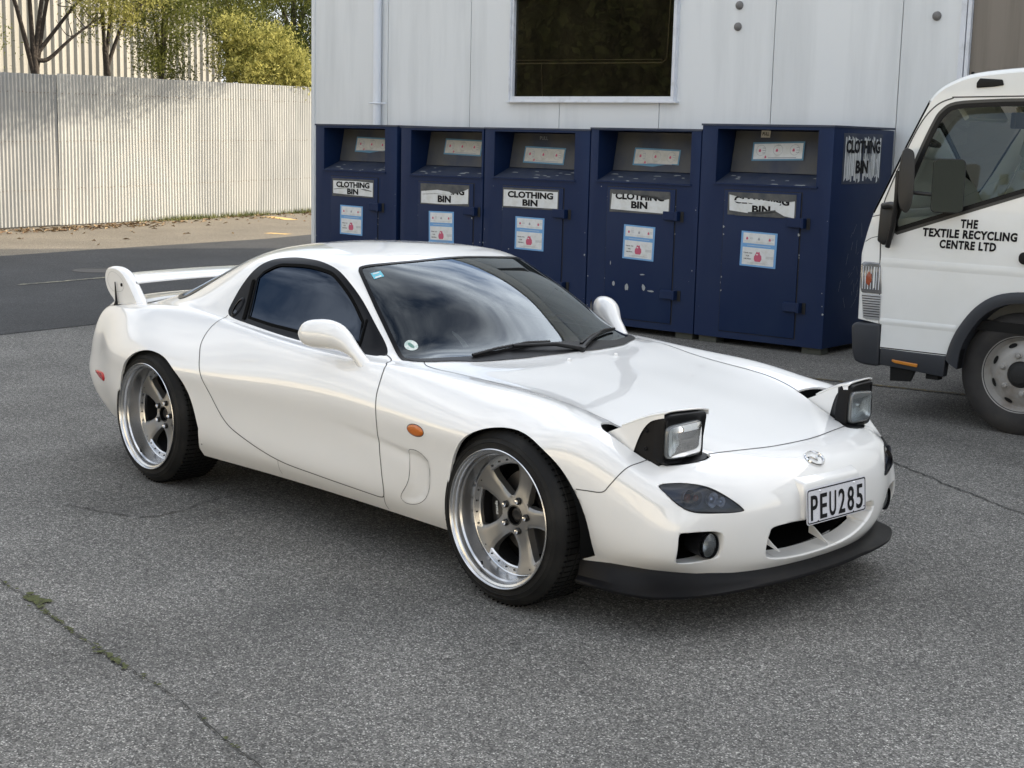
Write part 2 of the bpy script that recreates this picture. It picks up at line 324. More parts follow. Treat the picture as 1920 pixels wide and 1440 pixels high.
def tree(x,y,h,r,limbs,blobs,lm,label,seed,name='tree',**kw):
    """local fence coordinates: x along the fence, y behind it"""
    t=empty(name,fw(x,y,0),FER); tag(t,label,'tree','trees beyond the fence'); random.seed(seed)
    bm_objs=[]; V=[];F=[]
    def addt(pts,rr):
        P=[Vector(p) for p in cr(pts,4)]; seg=7; up=Vector((1,0,0)); base=len(V)
        for i,p in enumerate(P):
            tt=(P[min(i+1,len(P)-1)]-P[max(i-1,0)]).normalized(); up=(up-tt*up.dot(tt)).normalized(); s=tt.cross(up); q=rr[0]+(rr[1]-rr[0])*i/(len(P)-1)
            for k in range(seg):
                an=2*math.pi*k/seg; V.append(p+q*(math.cos(an)*up+math.sin(an)*s))
        for i in range(len(P)-1):
            for k in range(seg): F.append((base+i*seg+k,base+i*seg+(k+1)%seg,base+(i+1)*seg+(k+1)%seg,base+(i+1)*seg+k))
    addt([(0,0,0),(.05,0,h*.5),(-.03,.02,h)],(r,r*.8))
    for l in limbs:
        e=Vector(l[-1]) if isinstance(l,list) else Vector(l)
        pts=([(-.03,.02,h)]+l) if isinstance(l,list) else [(-.03,.02,h*random.uniform(.8,1)),(e.x*.45,e.y*.5,h+(e.z-h)*.6),tuple(e)]
        addt(pts,(r*.62,r*.16))
        for k in range(8):
            b=Vector(pts[-2]).lerp(e,random.uniform(-.1,1)); m_=b+Vector((random.uniform(-.25,.25),random.uniform(-.2,.2),random.uniform(.0,.25))); addt([tuple(b),tuple(m_),tuple(m_+Vector((random.uniform(-.35,.35),random.uniform(-.2,.2),random.uniform(-.05,.35))))],(r*.15,.004))
    mesh('trunk',V,F,M_bark,t,smooth=True)
    if blobs:
        V,F=leaves(blobs,seed,**kw); mesh('crown',V,F,lm,t)
    return t
tree(2.95,2.0,2.9,.085,[(-1.0,.3,5.0),(-.35,0,5.4),(.9,.2,4.6),(.55,-.1,5.5),[(.25,0,3.2),(.9,-.1,3.9),(1.35,-.2,4.3)],[(.2,-.1,2.9),(.6,-.3,3.3),(1.3,-.4,3.75)]],
     [(-1.2,-.2,4.9,1.2,1.0,.75,3200),(.6,-.6,5.3,1.5,1.3,.7,3800),(1.3,-.3,3.55,.35,.3,.25,150),(-1.0,0,3.5,.4,.4,.4,160),(-1.35,-.3,3.1,.35,.3,.5,160),(-.6,-4.6,4.35,1.7,1.1,.5,7500),(.9,-4.7,4.45,1.6,1.1,.55,7500)],M_lolv,'bare dark forked tree left of the others against the cream shed',11)
tree(4.5,1.7,3.2,.075,[(-.3,0,4.6),(.5,.1,4.6),(.9,-.2,4.1)],
     [(-.35,-.2,4.05,.75,.6,.42,2200),(.35,-.4,4.6,1.1,1.0,.7,3000),(.35,-.1,3.75,.4,.35,.22,500)],M_lyel,'slim dark trunk carrying a yellowish crown, second tree from the left',12)
tree(6.35,1.9,3.0,.07,[(-.5,0,4.4),(.5,.1,4.6),(0,-.1,5.2)],
     [(-.15,0,3.75,.85,.7,.65,4200),(.1,0,4.7,1.2,1.1,.8,4600),(-.45,-.1,3.1,.4,.4,.35,700),(.5,.2,3.0,.5,.4,.4,1200),(-.3,-4.7,4.72,1.7,1.1,.5,7500),(1.6,-4.6,5.0,1.8,1.1,.5,6500)],M_lolv,'bushy olive green tree left of the yellow bush',13)
tree(8.1,.9,2.4,.06,[(-.8,0,3.2),(.8,-.1,3.1),(0,0,3.7),(1.3,-.3,2.9)],
     [(-.85,-.35,2.86,.5,.4,.25,1000),(-.2,-.45,2.80,.45,.4,.26,1100),(.45,-.6,2.95,.5,.45,.34,1500),(1.15,-.6,2.75,.42,.4,.34,1300),(-.35,-.2,3.35,.5,.5,.32,1500),(.35,-.2,3.55,.55,.5,.30,1500),(-.95,-.1,3.85,.35,.35,.22,500),(1.25,-.65,2.42,.16,.18,.2,200),(.9,-.3,3.25,.35,.35,.25,700),(-.3,.2,3.1,.9,.4,.5,1300)],M_lyel,'bright yellow green bush spilling over the top of the fence','14' and 14,ll=.085,lw=.02,dens=2.3)
tree(9.2,2.4,3.2,.09,[(-.6,0,4.6),(.6,0,4.8),(0,.1,5.4)],
     [(-.6,0,4.35,.9,.8,.6,3600),(.5,0,4.9,1.2,1.0,.8,4200),(.3,-.1,3.9,.9,.7,.6,4200),(1.2,.1,3.4,.8,.6,.6,3600)],M_lolv,'tall olive tree rising behind the yellow bush',15)
tree(11.4,2.2,3.3,.14,[(-.6,0,4.6),(.6,0,5.0),(0,.1,5.6),(-.9,-.2,3.9)],
     [(-.4,-.2,4.2,1.2,1.0,.75,4600),(.4,-.3,3.35,1.1,.9,.6,3600),(-.6,-.9,2.95,.7,.5,.42,1700),(.6,-1.4,2.75,.9,.45,.42,2300),(.3,0,5.4,1.5,1.2,.9,4600),(-.9,.2,3.6,1.0,.7,.7,4200),(.9,.1,4.2,1.1,.8,.8,4600)],M_ldrk,'dark drooping evergreen at the right end, against the warehouse corner',16,droop=.8)
tree(13.6,1.6,3.0,.13,[(-.6,0,4.6),(.6,0,5.0)],
     [(-.2,-.4,3.4,1.2,1.0,.9,4200),(0,-.3,5.0,1.5,1.2,1.1,4600)],M_ldrk,'dark evergreen mostly hidden behind the warehouse corner',17,droop=.8)

# far side of the yard, behind the photographer: seen mirrored in the warehouse window
V,F=leaves([(x+q,-31-1.5*q+random.uniform(-1,1),4.2+random.uniform(0,1.5),3.2,1.4,4.2,2600) for x in range(-36,30,3) for q in (0,1.5)],33,lw=.30,ll=.46,clump=.8,per=22,dens=1)
tag(mesh('far_trees',V,F,M_ldrk),kind='stuff')

yw=empty('bounce_wall',(0,-12.5,0),0); tag(yw,'long low cream wall across the yard, unseen, added to bounce light onto the car','wall')  # out-of-view wall, put in as a warm sunlit bounce for the car
M_yw=mat('cream_block',(.74,.68,.56),.8,noise=(1.2,(.66,.61,.50),.4,.7,(1,1,1)))
box('blockwork',(-38,-.2,0),(30,0,2.5),M_yw,yw); box('coping',(-38,-.24,2.5),(30,.04,2.58),M_yw,yw)
for _i in range(12): box('pier',(-36+5.8*_i,0,0),(-35.6+5.8*_i,.12,2.5),M_yw,yw)
# ------------------------------------------------------------------ warehouse
BROT=math.atan2(.118,.993); BORG=Vector((-3.0,5.484,0))
wh=empty('warehouse',BORG,BROT)
tag(wh,'pale grey panelled warehouse wall behind the clothing bins','building')
M_wall=mat('grey_panel',(.70,.725,.735),.62,noise=(1.3,(.55,.575,.585),.46,.80,(2.4,1,.22)),bump=(55,.10,.002))
M_wtrim=mat('white_aluminium',(.66,.69,.74),.4,noise=(9,(.5,.52,.55),.5,.75,(1,1,1)))
M_dk=mat('dark_gap',(.02,.02,.02),.9)
WY=1.1; WT=4.95
seams=[-7.10,-5.93,-4.745,-3.57,-2.39,-1.205,-.012,.50]
box('wall_core',(-7.09,WY+.03,0),(16,WY+9,WT),mat('wall_core',(.06,.06,.06),.9),wh)
def panel(x0,x1,z0,z1):
    return box('wall_panel',(x0+.004,WY,z0),(x1-.004,WY+.028,z1),M_wall,wh)
for a,b in zip(seams[:-1],seams[1:]):
    if b<=-4.7 or a>=-2.38: panel(a,b,.02,WT)
prism('wall_panel',[(-4.741,.02),(-3.574,.02),(-3.574,2.02),(-4.19,2.02),(-4.19,WT),(-4.741,WT)],'y',WY,WY+.028,M_wall,wh)
panel(-3.57,-2.39,.02,2.02)
prism('wall_panel',[(-2.386,.02),(-1.209,.02),(-1.209,WT),(-2.205,WT),(-2.205,2.02),(-2.386,2.02)],'y',WY,WY+.028,M_wall,wh)
panel(-4.19,-3.57,3.08,WT); panel(-3.57,-2.39,3.08,WT)
box('flashing',(-7.12,WY-.05,WT),(16.1,WY+.0,WT+.06),M_wtrim,wh)
M_up=mat('white_upper_cladding',(.84,.83,.79),.5)
box('upper_cladding',(-7.12,WY-.03,WT+.06),(16.1,WY+.03,WT+.62),M_up,wh); box('upper_cladding',(-7.12,WY-.03,WT+.65),(16.1,WY+.03,WT+1.05),M_up,wh)
# window
wf=bmesh.new()
x0,x1,z0,z1=-4.195,-2.20,2.03,3.07; t=.045
for c,s in (((x0+t/2,WY-.012,(z0+z1)/2),(t,.05,z1-z0)),((x1-t/2,WY-.012,(z0+z1)/2),(t,.05,z1-z0)),(((x0+x1)/2,WY-.012,z0+t/2),(x1-x0-2*t,.05,t)),(((x0+x1)/2,WY-.012,z1-t/2),(x1-x0-2*t,.05,t)),
            (((x0+x1)/2,WY-.025,z0-.006),(x1-x0+.05,.055,.016)),(((x0+.012),WY-.04,(z0+z1)/2),(.016,.02,z1-z0)),(((x1-.012),WY-.04,(z0+z1)/2),(.016,.02,z1-z0))): box_bm(wf,c,s)
win=from_bm('window',wf,M_wtrim,wh)
mesh('pane',[(x0+t,WY+.0,z0+t),(x1-t,WY+.0,z0+t),(x1-t,WY+.0,z1-t),(x0+t,WY+.0,z1-t)],[(0,1,2,3)],glassmat('window_glass',(.45,.44,.40),.0,1.45),win)
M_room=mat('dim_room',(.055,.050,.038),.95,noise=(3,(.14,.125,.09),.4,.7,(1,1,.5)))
room=bmesh.new(); box_bm(room,((x0+x1)/2,WY+.022,(z0+z1)/2),(x1-x0-.02,.01,z1-z0-.02)); from_bm('dim_room_sheet',room,M_room,win)  # flat sheet for the room behind, its dimness and blotches put into the colour
tube('rail',[(x0+t,WY+.008,2.40),(x1-.18,WY+.008,2.385),(x1-.13,WY+.008,2.42),(x1-.115,WY+.008,3.02)],.006,mat('rail_tan',(.42,.36,.26),.5),win)
tube('rail',[(x0+t,WY+.008,2.432),(x1-.18,WY+.008,2.415)],.004,bpy.data.materials['rail_tan'],win)
tube('rail',[(x0+.38,WY+.008,2.39),(x0+.40,WY+.008,z0+t)],.004,bpy.data.materials['rail_tan'],win)
# corner trim, downpipe, vents, brown bay
box('corner_trim',(-7.125,WY-.012,0),(-7.075,WY+.06,WT),M_wall,wh)
M_pipe=mat('white_pipe',(.70,.74,.80),.35)
dp=tube('downpipe',[(-6.045,WY-.05,WT),(-6.045,WY-.05,.1)],.044,M_pipe,wh,seg=20)
tube('bracket',[(-6.12,WY-.02,2.0),(-6.115,WY-.095,2.0),(-5.97,WY-.095,2.0),(-5.945,WY-.02,2.0)],.009,M_pipe,dp)
M_vent=mat('vent_grey',(.16,.155,.15),.6,bump=(160,.5,.004))
for x,z in ((-1.573,2.872),(-1.579,2.687),(.285,2.718)):
    V,F=lathe_vf([(.038,0),(.036,-.012),(.026,-.024),(.012,-.030),(.001,-.031)],24)
    v=mesh('vent',V,F,M_vent,wh,smooth=True); v.location=(x,WY-.001,z)
bt=bmesh.new(); box_bm(bt,(.525,WY-.01,WT/2),(.045,.05,WT)); box_bm(bt,(.575,WY-.02,WT/2),(.03,.04,WT)); from_bm('bay_frame',bt,M_wtrim,wh)
box('brown_panel',(.592,WY+.0,.02),(3.6,WY+.028,WT),mat('brown_cladding',(.21,.185,.155),.7,noise=(2.5,(.16,.14,.115),.4,.7,(6,1,.2))),wh)
for a in (3.6,4.8,6.0,7.2,8.4,9.6,10.8,12.0,13.2,14.4): panel(a,a+1.2,.02,WT)
box('wall_core',(-7.09,WY+.03,WT),(16,WY+9,WT+1.0),mat('wall_core_dark',(.06,.06,.06),.9),wh)
box('roof',(-7.3,WY-.1,WT+1.05),(16.2,WY+9.3,WT+1.15),mat('fascia',(.4,.42,.44),.5),wh)

# ------------------------------------------------------------------ clothing bins
M_navy=mat('navy_paint',(.006,.018,.062),.45,spec=.2,noise=(2.2,(.011,.025,.068),.42,.75,(1,1,.6)),bump=(8,.08,.01))
M_navy2=mat('navy_scuffed',(.018,.028,.060),.6,noise=(5,(.045,.055,.078),.4,.7,(1,1,1)))
M_flap=mat('grimy_flap',(.022,.030,.055),.6,noise=(3,(.062,.062,.060),.35,.62,(1,1,.7)))
M_chip=mat('chipped_primer',(.30,.32,.33),.8)
M_paper=mat('sticker_white',(.66,.68,.68),.6,noise=(14,(.56,.57,.54),.45,.7,(1,1,1)))
M_paper2=mat('sticker_aged',(.50,.49,.44),.6,noise=(14,(.40,.38,.32),.45,.7,(1,1,1)))
M_blue=mat('sticker_blue',(.14,.33,.60),.5); M_blueg=mat('sticker_faded_blue',(.09,.22,.33),.6)
M_ink=mat('black_ink',(.006,.006,.007),.6,spec=.2); M_pink=mat('sticker_pink',(.50,.09,.16),.55); M_grey=mat('sticker_text',(.30,.31,.34),.6)
M_glue=mat('old_glue',(.10,.10,.095),.8,noise=(12,(.055,.06,.065),.4,.65,(1,1,1)))
def quad(name,x0,z0,x1,z1,y,m,parent,skew=0):
    return mesh(name,[(x0,y,z0),(x1,y,z0+skew),(x1,y,z1+skew),(x0,y,z1)],[(0,1,2,3)],m,parent)
def poly(name,pts,y,m,parent):
    bm=bmesh.new(); f=bm.faces.new([bm.verts.new((x,y,z)) for x,z in pts]); bmesh.ops.triangulate(bm,faces=[f]); return from_bm(name,bm,m,parent)
def bars(name,rects,y,m,parent):
    V=[];F=[]
    for (a,b,c,d) in rects: k=len(V); V+=[(a,y,b),(c,y,b),(c,y,d),(a,y,d)]; F.append((k,k+1,k+2,k+3))
    return mesh(name,V,F,m,parent)
def bagshape(cx,cz,s):
    return [(cx+s*a,cz+s*b) for a,b in ((-.42,-.62),(.38,-.62),(.56,-.30),(.52,.12),(.30,.36),(.12,.42),(.22,.66),(-.02,.56),(-.20,.68),(-.16,.42),(-.40,.28),(-.56,-.02),(-.55,-.35))]
def poster(x0,z0,w_,h_,parent,tilt=0,cut=0):
    """blue bordered notice: three pictures above, red bag and thanks below"""
    b=box('notice',(0,-.0035,0),(w_,-.002,h_),M_blue,parent); b.location=(x0,-.0095,z0); b.rotation_euler=(0,tilt,0)
    m=w_*.06; bars('notice_panel',[(m,h_*.66,w_-m,h_*.955),(m,h_*(.14 if cut else .05),w_-m,h_*.545)],-.0042,M_paper,b)
    poly('bag_picture',bagshape(w_*.50,h_*.29,w_*.19),-.0050,M_pink,b)
    bars('bag_highlight',[(w_*.45,h_*.34,w_*.50,h_*.37)],-.0056,M_paper,b)
    for q in (.17,.5,.8): poly('small_picture',bagshape(w_*q,h_*.80,w_*.055),-.0050,M_pink if q!=.5 else M_grey,b)
    r=[(w_*.10+i*.0,h_*(.72),w_*.26,h_*(.725)) for i in range(1)]+[(w_*.25,h_*.79,w_*.34,h_*.80),(w_*.25,h_*.83,w_*.33,h_*.838),(w_*.84,h_*.83,w_*.92,h_*.838),(w_*.84,h_*.79,w_*.92,h_*.80),(w_*.36,h_*.70,w_*.9,h_*.705)]
    r+=[(w_*.72,h_*(.31-.025*i),w_*.93,h_*(.318-.025*i)) for i in range(3)]+[(w_*.30,h_*.115,w_*.72,h_*.12),(w_*.22,h_*.095,w_*.82,h_*.10)]
    bars('small_print',r,-.0050,M_grey,b)
    bars('band_print',[(w_*.18,h_*.595,w_*.84,h_*.605)],-.0050,M_paper,b)
    for i,(s,q) in enumerate((('THANK YOU',.25),('FOR',.09),('HELPING',.20))): text('lettering',s,w_*.075,M_ink,b,(w_*.215,-.0052,h_*(.385-.085*i)),FACE,bold=.02,ext=.0001,fw=w_*q,fh=h_*.036)
    return b
def strip(x0,z0,w_,h_,parent,m=M_paper2,rot=None,torn=False):
    """long sticker on the chute flap"""
    b=bmesh.new(); pts=[(0,0),(w_,0),(w_,h_),(0,h_)]
    if torn: pts=[(0,0),(w_*.2,-.0),(w_*.45,-.004),(w_*.6,h_*.10),(w_*.8,h_*.16),(w_,h_*.13),(w_,h_),(0,h_)]
    f=b.faces.new([b.verts.new((x,0,z)) for x,z in pts]); bmesh.ops.triangulate(b,faces=[f])
    o=from_bm('flap_sticker',b,M_blueg,parent); o.location=(x0,-.004,z0)
    e=h_*.09; P=[(e,e),(w_-e,e if not torn else h_*.2),(w_-e,h_-e),(e,h_-e)]
    poly('sticker_face',P,-.001,m,o)
    for q in (.17,.5,.82):
        poly('bag_picture',bagshape(w_*(q-.02),h_*.55,h_*.13),-.0028,M_pink,o)
        V,F=lathe_vf([(h_*.27,0),(h_*.285,0)],24); rg=mesh('ring',V,F,M_grey,o); rg.location=(w_*q,-.002,h_*.56)
        if q!=.5: bars('small_print',[(w_*(q+.03),h_*(.66-.13*i),w_*(q+.09),h_*(.69-.13*i)) for i in range(3)],-.0028,M_grey,o)
        else: bars('small_print',[(w_*(q-.04),h_*.80,w_*(q+.05),h_*.83)],-.0028,M_grey,o)
    poly('bag_picture',bagshape(w_*.27,h_*.2,h_*.11),-.0028,M_pink,o)
    bars('small_print',[(w_*.32,h_*.13,w_*.86,h_*.17)],-.0028,M_grey,o)
    return o
def clothing_bin(x0,w_,h_,hole,door,latch,label,sign,seed,feet=True,dy=0):
    """x0: left edge along the wall; hole=(x0,x1,z0,z1) and door=(x0,x1,z0,z1) from the left edge"""
    random.seed(seed)
    c,s=math.cos(BROT),math.sin(BROT); loc=BORG+Vector((c*x0-s*dy,s*x0+c*dy,0))
    b=empty('clothing_bin',loc,BROT); tag(b,label,'clothing bin','navy clothing bins in a row')
    hx0,hx1,hz0,hz1=hole; D=1.06; zb=.055
    # shell: front ring round the chute, sides, top, back
    V=[];F=[]
    o=[(0,0,zb),(w_,0,zb),(w_,0,h_),(0,0,h_)]; i=[(hx0,0,hz0),(hx1,0,hz0),(hx1,0,hz1),(hx0,0,hz1)]
    V=o+i+[(0,D,zb),(w_,D,zb),(w_,D,h_-.02),(0,D,h_-.02)]
    F=[(0,1,5,4),(1,2,6,5),(2,3,7,6),(3,0,4,7),(1,9,10,2),(8,0,3,11),(3,2,10,11),(9,8,11,10),(0,8,9,1)]
    # chute recess: side cheeks, roof, sloping shelf
    k=len(V); d1,z1,d2=.22,hz0+.085,.285
    V+=[(hx0,d1,z1),(hx1,d1,z1),(hx0,d2,hz1),(hx1,d2,hz1)]
    F+=[(4,5,k+1,k),(5,6,k+3,k+1),(7,4,k,k+2),(6,7,k+2,k+3)]
    bm=bmesh.new(); vs=[bm.verts.new(v) for v in V]
    for f in F: bm.faces.new([vs[q] for q in f])
    bm.edges.ensure_lookup_table()
    es=[e for e in bm.edges if all(v.index<0 or (abs(v.co.y)<1e-6) for v in e.verts) and ((abs(e.verts[0].co.x)<1e-6 and abs(e.verts[1].co.x)<1e-6) or (abs(e.verts[0].co.x-w_)<1e-6 and abs(e.verts[1].co.x-w_)<1e-6) or (abs(e.verts[0].co.z-h_)<1e-6 and abs(e.verts[1].co.z-h_)<1e-6))]
    bmesh.ops.bevel(bm,geom=es,offset=.008,segments=2,profile=.5,affect='EDGES')
    from_bm('shell',bm,M_navy,b,smooth=40)
    # folded rim at the top and shelf lip
    box('top_rim',(-.006,-.006,h_-.012),(w_+.006,D,h_+.004),M_navy2,b)
    mesh('shelf',[(hx0+.002,-.004,hz0+.001),(hx1-.002,-.004,hz0+.001),(hx1-.002,d1-.006,z1+.001),(hx0+.002,d1-.006,z1+.001)],[(0,1,2,3)],M_navy2,b)
    box('shelf_lip',(hx0-.015,-.012,hz0-.012),(hx1+.015,.004,hz0+.003),M_navy,b)
    # flap
    fl=mesh('flap',[(hx0+.012,d1-.012,z1+.006),(hx1-.012,d1-.012,z1+.006),(hx1-.012,d2-.012,hz1-.01),(hx0+.012,d2-.012,hz1-.01)],[(0,1,2,3)],M_flap,b)
    ang=math.atan2(d2-d1,hz1-z1)
    def onflap(o,x,t):                     # hang a sticker on the leaning flap
        o.location=(x,d1-.018+(d2-d1)*t,z1+(hz1-z1)*t); o.rotation_euler=(-ang,0,0)
    st=strip(0,0,.48,.155,fl,M_paper2 if seed!=5 else M_paper,torn=(seed in (1,4)))
    onflap(st,hx0+{1:.22,2:.225,3:.17,4:.22,5:.20}[seed],{1:.30,2:.34,3:.16,4:.16,5:.28}[seed]); st.rotation_euler=(-ang,R(-2) if seed==5 else R(1.2),0)
    # door with proud edge, hinges on the left, two latch boxes on the right
    dx0,dx1,dz0,dz1=door
    dr=box('door',(dx0,-.010,dz0),(dx1,.004,dz1),M_navy,b,bev=.002)
    bars('door_gap',[(dx0-.007,dz0-.007,dx0,dz1+.007),(dx1,dz0-.007,dx1+.010,dz1+.007),(dx0,dz1,dx1,dz1+.006),(dx0,dz0-.006,dx1,dz0)],-.0015,M_dk,b)
    for lz in latch:
        la=bmesh.new(); box_bm(la,(dx1-.030,-.026,lz),(.135,.030,.072)); box_bm(la,(dx1+.045,-.035,lz),(.026,.05,.080)); bmesh.ops.bevel(la,geom=la.edges[:],offset=.003,segments=1,affect='EDGES')
        from_bm('latch',la,M_navy,b)
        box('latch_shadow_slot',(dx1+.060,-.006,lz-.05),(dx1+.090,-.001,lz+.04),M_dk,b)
    if feet:
        for fx in (.03,w_-.20):
            for fy in (.04,D-.16): box('foot',(fx,fy,0),(fx+.17,fy+.12,zb),mat('foot_timber',(.07,.075,.065),.9) if 'foot_timber' not in bpy.data.materials else bpy.data.materials['foot_timber'],b)
    # chips and scratches in the paint
    V=[];F=[]
    for q in range(16):
        ex=random.choice([0.02,w_-.02,dx0,dx1,random.uniform(.05,w_-.05)])+random.gauss(0,.008); ez=random.uniform(.1,hz0-.05); r_=abs(random.gauss(0,.0035))+.0012; kk=len(V)
        if ex<.004 or ex>w_-.004: continue
        yy=-.0125 if dx0<ex<dx1 else -.002
        n_=6
        for t in range(n_): a=2*math.pi*t/n_; V.append((ex+r_*random.uniform(.4,1.3)*math.cos(a),yy,ez+r_*random.uniform(.6,1.6)*math.sin(a)))
        F.append(tuple(range(kk,kk+n_)))
    for q in range(10):
        ex=random.uniform(hx0+.03,hx1-.10); l=random.uniform(.02,.09); kk=len(V); tt=random.uniform(.0,.75); yv=-.006+(d1)*tt; zv=hz0+.0035+(z1-hz0)*tt
        V+=[(ex,yv,zv),(ex+l,yv,zv),(ex+l*.8,yv+.012,zv+.005),(ex+l*.2,yv+.014,zv+.0055)]; F.append((kk,kk+1,kk+2,kk+3))
    mesh('paint_chips',V,F,M_chip,b)
    sign(b,dx0,dx1,dz1)
    return b
def signboard(b,x0,z0,w_,h_,pts,t1='CLOTHING',t2='BIN',sz=None,y=-.0125,glue=True,dz=0,cover=None,m=M_paper):
    g=quad('sign',x0-.012,z0-.014,x0+w_+.012,z0+h_+.02,y,M_glue,b) if glue else quad('sign',x0,z0,x0+w_,z0+h_,y,m,b)
    poly('sign_face',[(x0+w_*a,z0+h_*c) for a,c in pts],y-.001,m,g)
    sz=h_*.68
    text('lettering',t1,sz,M_ink,g,(x0+w_*.5,y-.0025,z0+h_*.735+dz),FACE,fw=w_*.84,fh=h_*.40,bold=.045,ext=.0002)
    text('lettering',t2,sz,M_ink,g,(x0+w_*.5,y-.0025,z0+h_*.27+dz),FACE,fw=w_*.28,fh=h_*.40,bold=.045,ext=.0002)
    for c in (cover or []): poly('torn_away',[(x0+w_*a,z0+h_*q) for a,q in c[0]],y-.0036,c[1],g)
    return g
RECT=[(0,0),(1,0),(1,1),(0,1)]
def s1(b,x0,x1,zt):
    w_=x1-x0; signboard(b,x0+w_*.06,zt-.185,w_*.85,.145,[(0,.10),(.5,.03),(1,-.02),(1,.93),(.6,1),(0,.98)],cover=[([(.02,.40),(.3,.52),(.52,.50),(.3,.49),(.02,.36)],M_glue),([(.68,.48),(.80,.40),(.97,.34),(.97,.38),(.82,.48)],M_glue)])
    poster(x0+.14,zt-.285-.295,.325,.295,b,R(.8))
def s2(b,x0,x1,zt):
    w_=x1-x0; signboard(b,x0+w_*.06,zt-.20,w_*.86,.165,[(0,-.02),(.5,-.03),(1,.06),(1,.92),(.93,.82),(.74,.62),(.66,.58),(.60,.70),(.35,.78),(0,.66)],sz=.083,cover=[([(-.01,.66),(.35,.78),(.60,.70),(.66,.58),(.74,.62),(.93,.82),(1.01,.95),(1.01,1.12),(-.01,1.12)],M_glue),([(.02,.48),(.3,.56),(.60,.52),(.68,.60),(.60,.70),(.35,.78),(.02,.66)],M_paper),([(.03,.50),(.3,.57),(.62,.50),(.3,.55),(.03,.47)],M_glue)])
    poster(x0+.15,zt-.278-.32,.325,.32,b,R(-1),cut=1)
def s3(b,x0,x1,zt):
    w_=x1-x0; signboard(b,x0+w_*.02,zt-.185,w_*.90,.15,RECT); poster(x0+.16,zt-.274-.30,.34,.30,b,R(.6))
def s4(b,x0,x1,zt):
    w_=x1-x0; signboard(b,x0+w_*.06,zt-.20,w_*.86,.155,[(0,.06),(1,-.04),(1,.86),(.75,.95),(.4,.96),(.02,1.04)],dz=.014,cover=[([(.04,.90),(.3,.95),(.6,.93),(.8,.87),(.9,.70),(1.01,.78),(1.01,1.16),(-.01,1.16),(0,1.02)],M_glue)])
    poster(x0+.185,zt-.316-.295,.327,.295,b,R(1.6))
    V=[];F=[]
    for (px,pz,sx_,sz_) in ((.10,.42,.022,.04),(.24,.40,.03,.06),(.42,.41,.03,.05),(.50,.385,.06,.014),(.40,.52,.05,.010),(.06,.60,.008,.03)):
        kk=len(V); n_=9
        for t in range(n_): a=2*math.pi*t/n_; V.append((x0+px+sx_*random.uniform(.4,.7)*math.cos(a),-.0125,pz+sz_*random.uniform(.4,.7)*math.sin(a)))
        F.append(tuple(range(kk,kk+n_)))
    mesh('bare_patch',V,F,M_chip,b)
def s5(b,x0,x1,zt):
    w_=x1-x0; signboard(b,x0+w_*.07,zt-.185,w_*.86,.15,[(.01,.14),(.3,.04),(.5,.16),(.72,.22),(.85,-.02),(1,-.10),(1,.80),(.9,.76),(.5,.84),(.2,.92),(0,1.05)],dz=.0,
        cover=[([(.0,1.14),(.0,1.0),(.2,.86),(.5,.80),(.9,.74),(1.01,.80),(1.01,1.14)],M_glue),([(.06,.66),(.24,.80),(.55,.76),(.80,.66),(.78,.56),(.5,.50),(.3,.60),(.15,.60)],M_paper),([(.10,.02),(.3,.02),(.5,.14),(.72,.20),(.86,-.04),(.86,-.12),(.1,-.12)],M_glue),([(.3,.10),(.48,.14),(.72,.28),(.72,.14),(.5,.0),(.3,.0)],M_glue)])
    poster(x0+.175,zt-.324-.285,.334,.285,b,R(1.2))
    # worn label on the right-hand side of the bin
    W=b['bw']; g=mesh('side_label_glue',[(W+.002,.16,1.36),(W+.002,.84,1.36),(W+.002,.84,1.76),(W+.002,.16,1.76)],[(0,1,2,3)],M_navy2,b)
    V=[];F=[]; random.seed(9)
    y=.19
    while y<.80:
        ww=random.uniform(.012,.035); lo=1.40+random.uniform(-.02,.03); hi=1.735-random.uniform(0,.035); k=len(V)
        if random.random()<.92:
            V+=[(W+.004,y,lo+random.uniform(-.02,.02)),(W+.004,y+ww*.9,lo),(W+.004,y+ww,hi),(W+.004,y+ww*.1,hi+random.uniform(-.02,.02))]; F.append((k,k+1,k+2,k+3))
        y+=ww+random.uniform(.000,.006)
    mesh('side_label',V,F,M_paper,b)
    Q=Euler((R(90),0,R(90))).to_quaternion()
    text('lettering','CLOTHING',.125,M_ink,b,(W+.007,.50,1.655),Q,fw=.60,fh=.105,bold=.05,ext=.0002); text('lettering','BIN',.125,M_ink,b,(W+.007,.49,1.495),Q,fw=.22,fh=.105,bold=.05,ext=.0002)
    V=[];F=[]
    for q in range(16):
        y=random.uniform(.2,.8); k=len(V); z=random.uniform(1.42,1.68); V+=[(W+.0095,y,z),(W+.0095,y+.008,z),(W+.0095,y+.006,z+.10),(W+.0095,y+.001,z+.11)]; F.append((k,k+1,k+2,k+3))
    mesh('label_scratches',V,F,M_navy2,b)
    V=[];F=[]
    for q in range(46):
        y=random.gauss(.55,.16); z=random.gauss(.62,.20); a=random.gauss(1.2,.5); l=random.uniform(.02,.12); k=len(V); t=.0022
        y=min(max(y,.03),.9)
        V+=[(W+.003,y,z),(W+.003,y+t,z),(W+.003,y+t+l*math.cos(a),z+l*math.sin(a)),(W+.003,y+l*math.cos(a),z+l*math.sin(a))]; F.append((k,k+1,k+2,k+3))
    mesh('side_scratches',V,F,M_chip,b)
def mk(x0,x1,h_,hole,door,latch,label,sign,seed,dy=0):
    def S(b,a,c,d): b['bw']=x1-x0; sign(b,a,c,d); del b['bw']
    return clothing_bin(x0,x1-x0,h_,(hole[0]-x0,hole[1]-x0,hole[2],hole[3]),(door[0]-x0,door[1]-x0,door[2],door[3]),latch,label,S,seed,dy=dy)
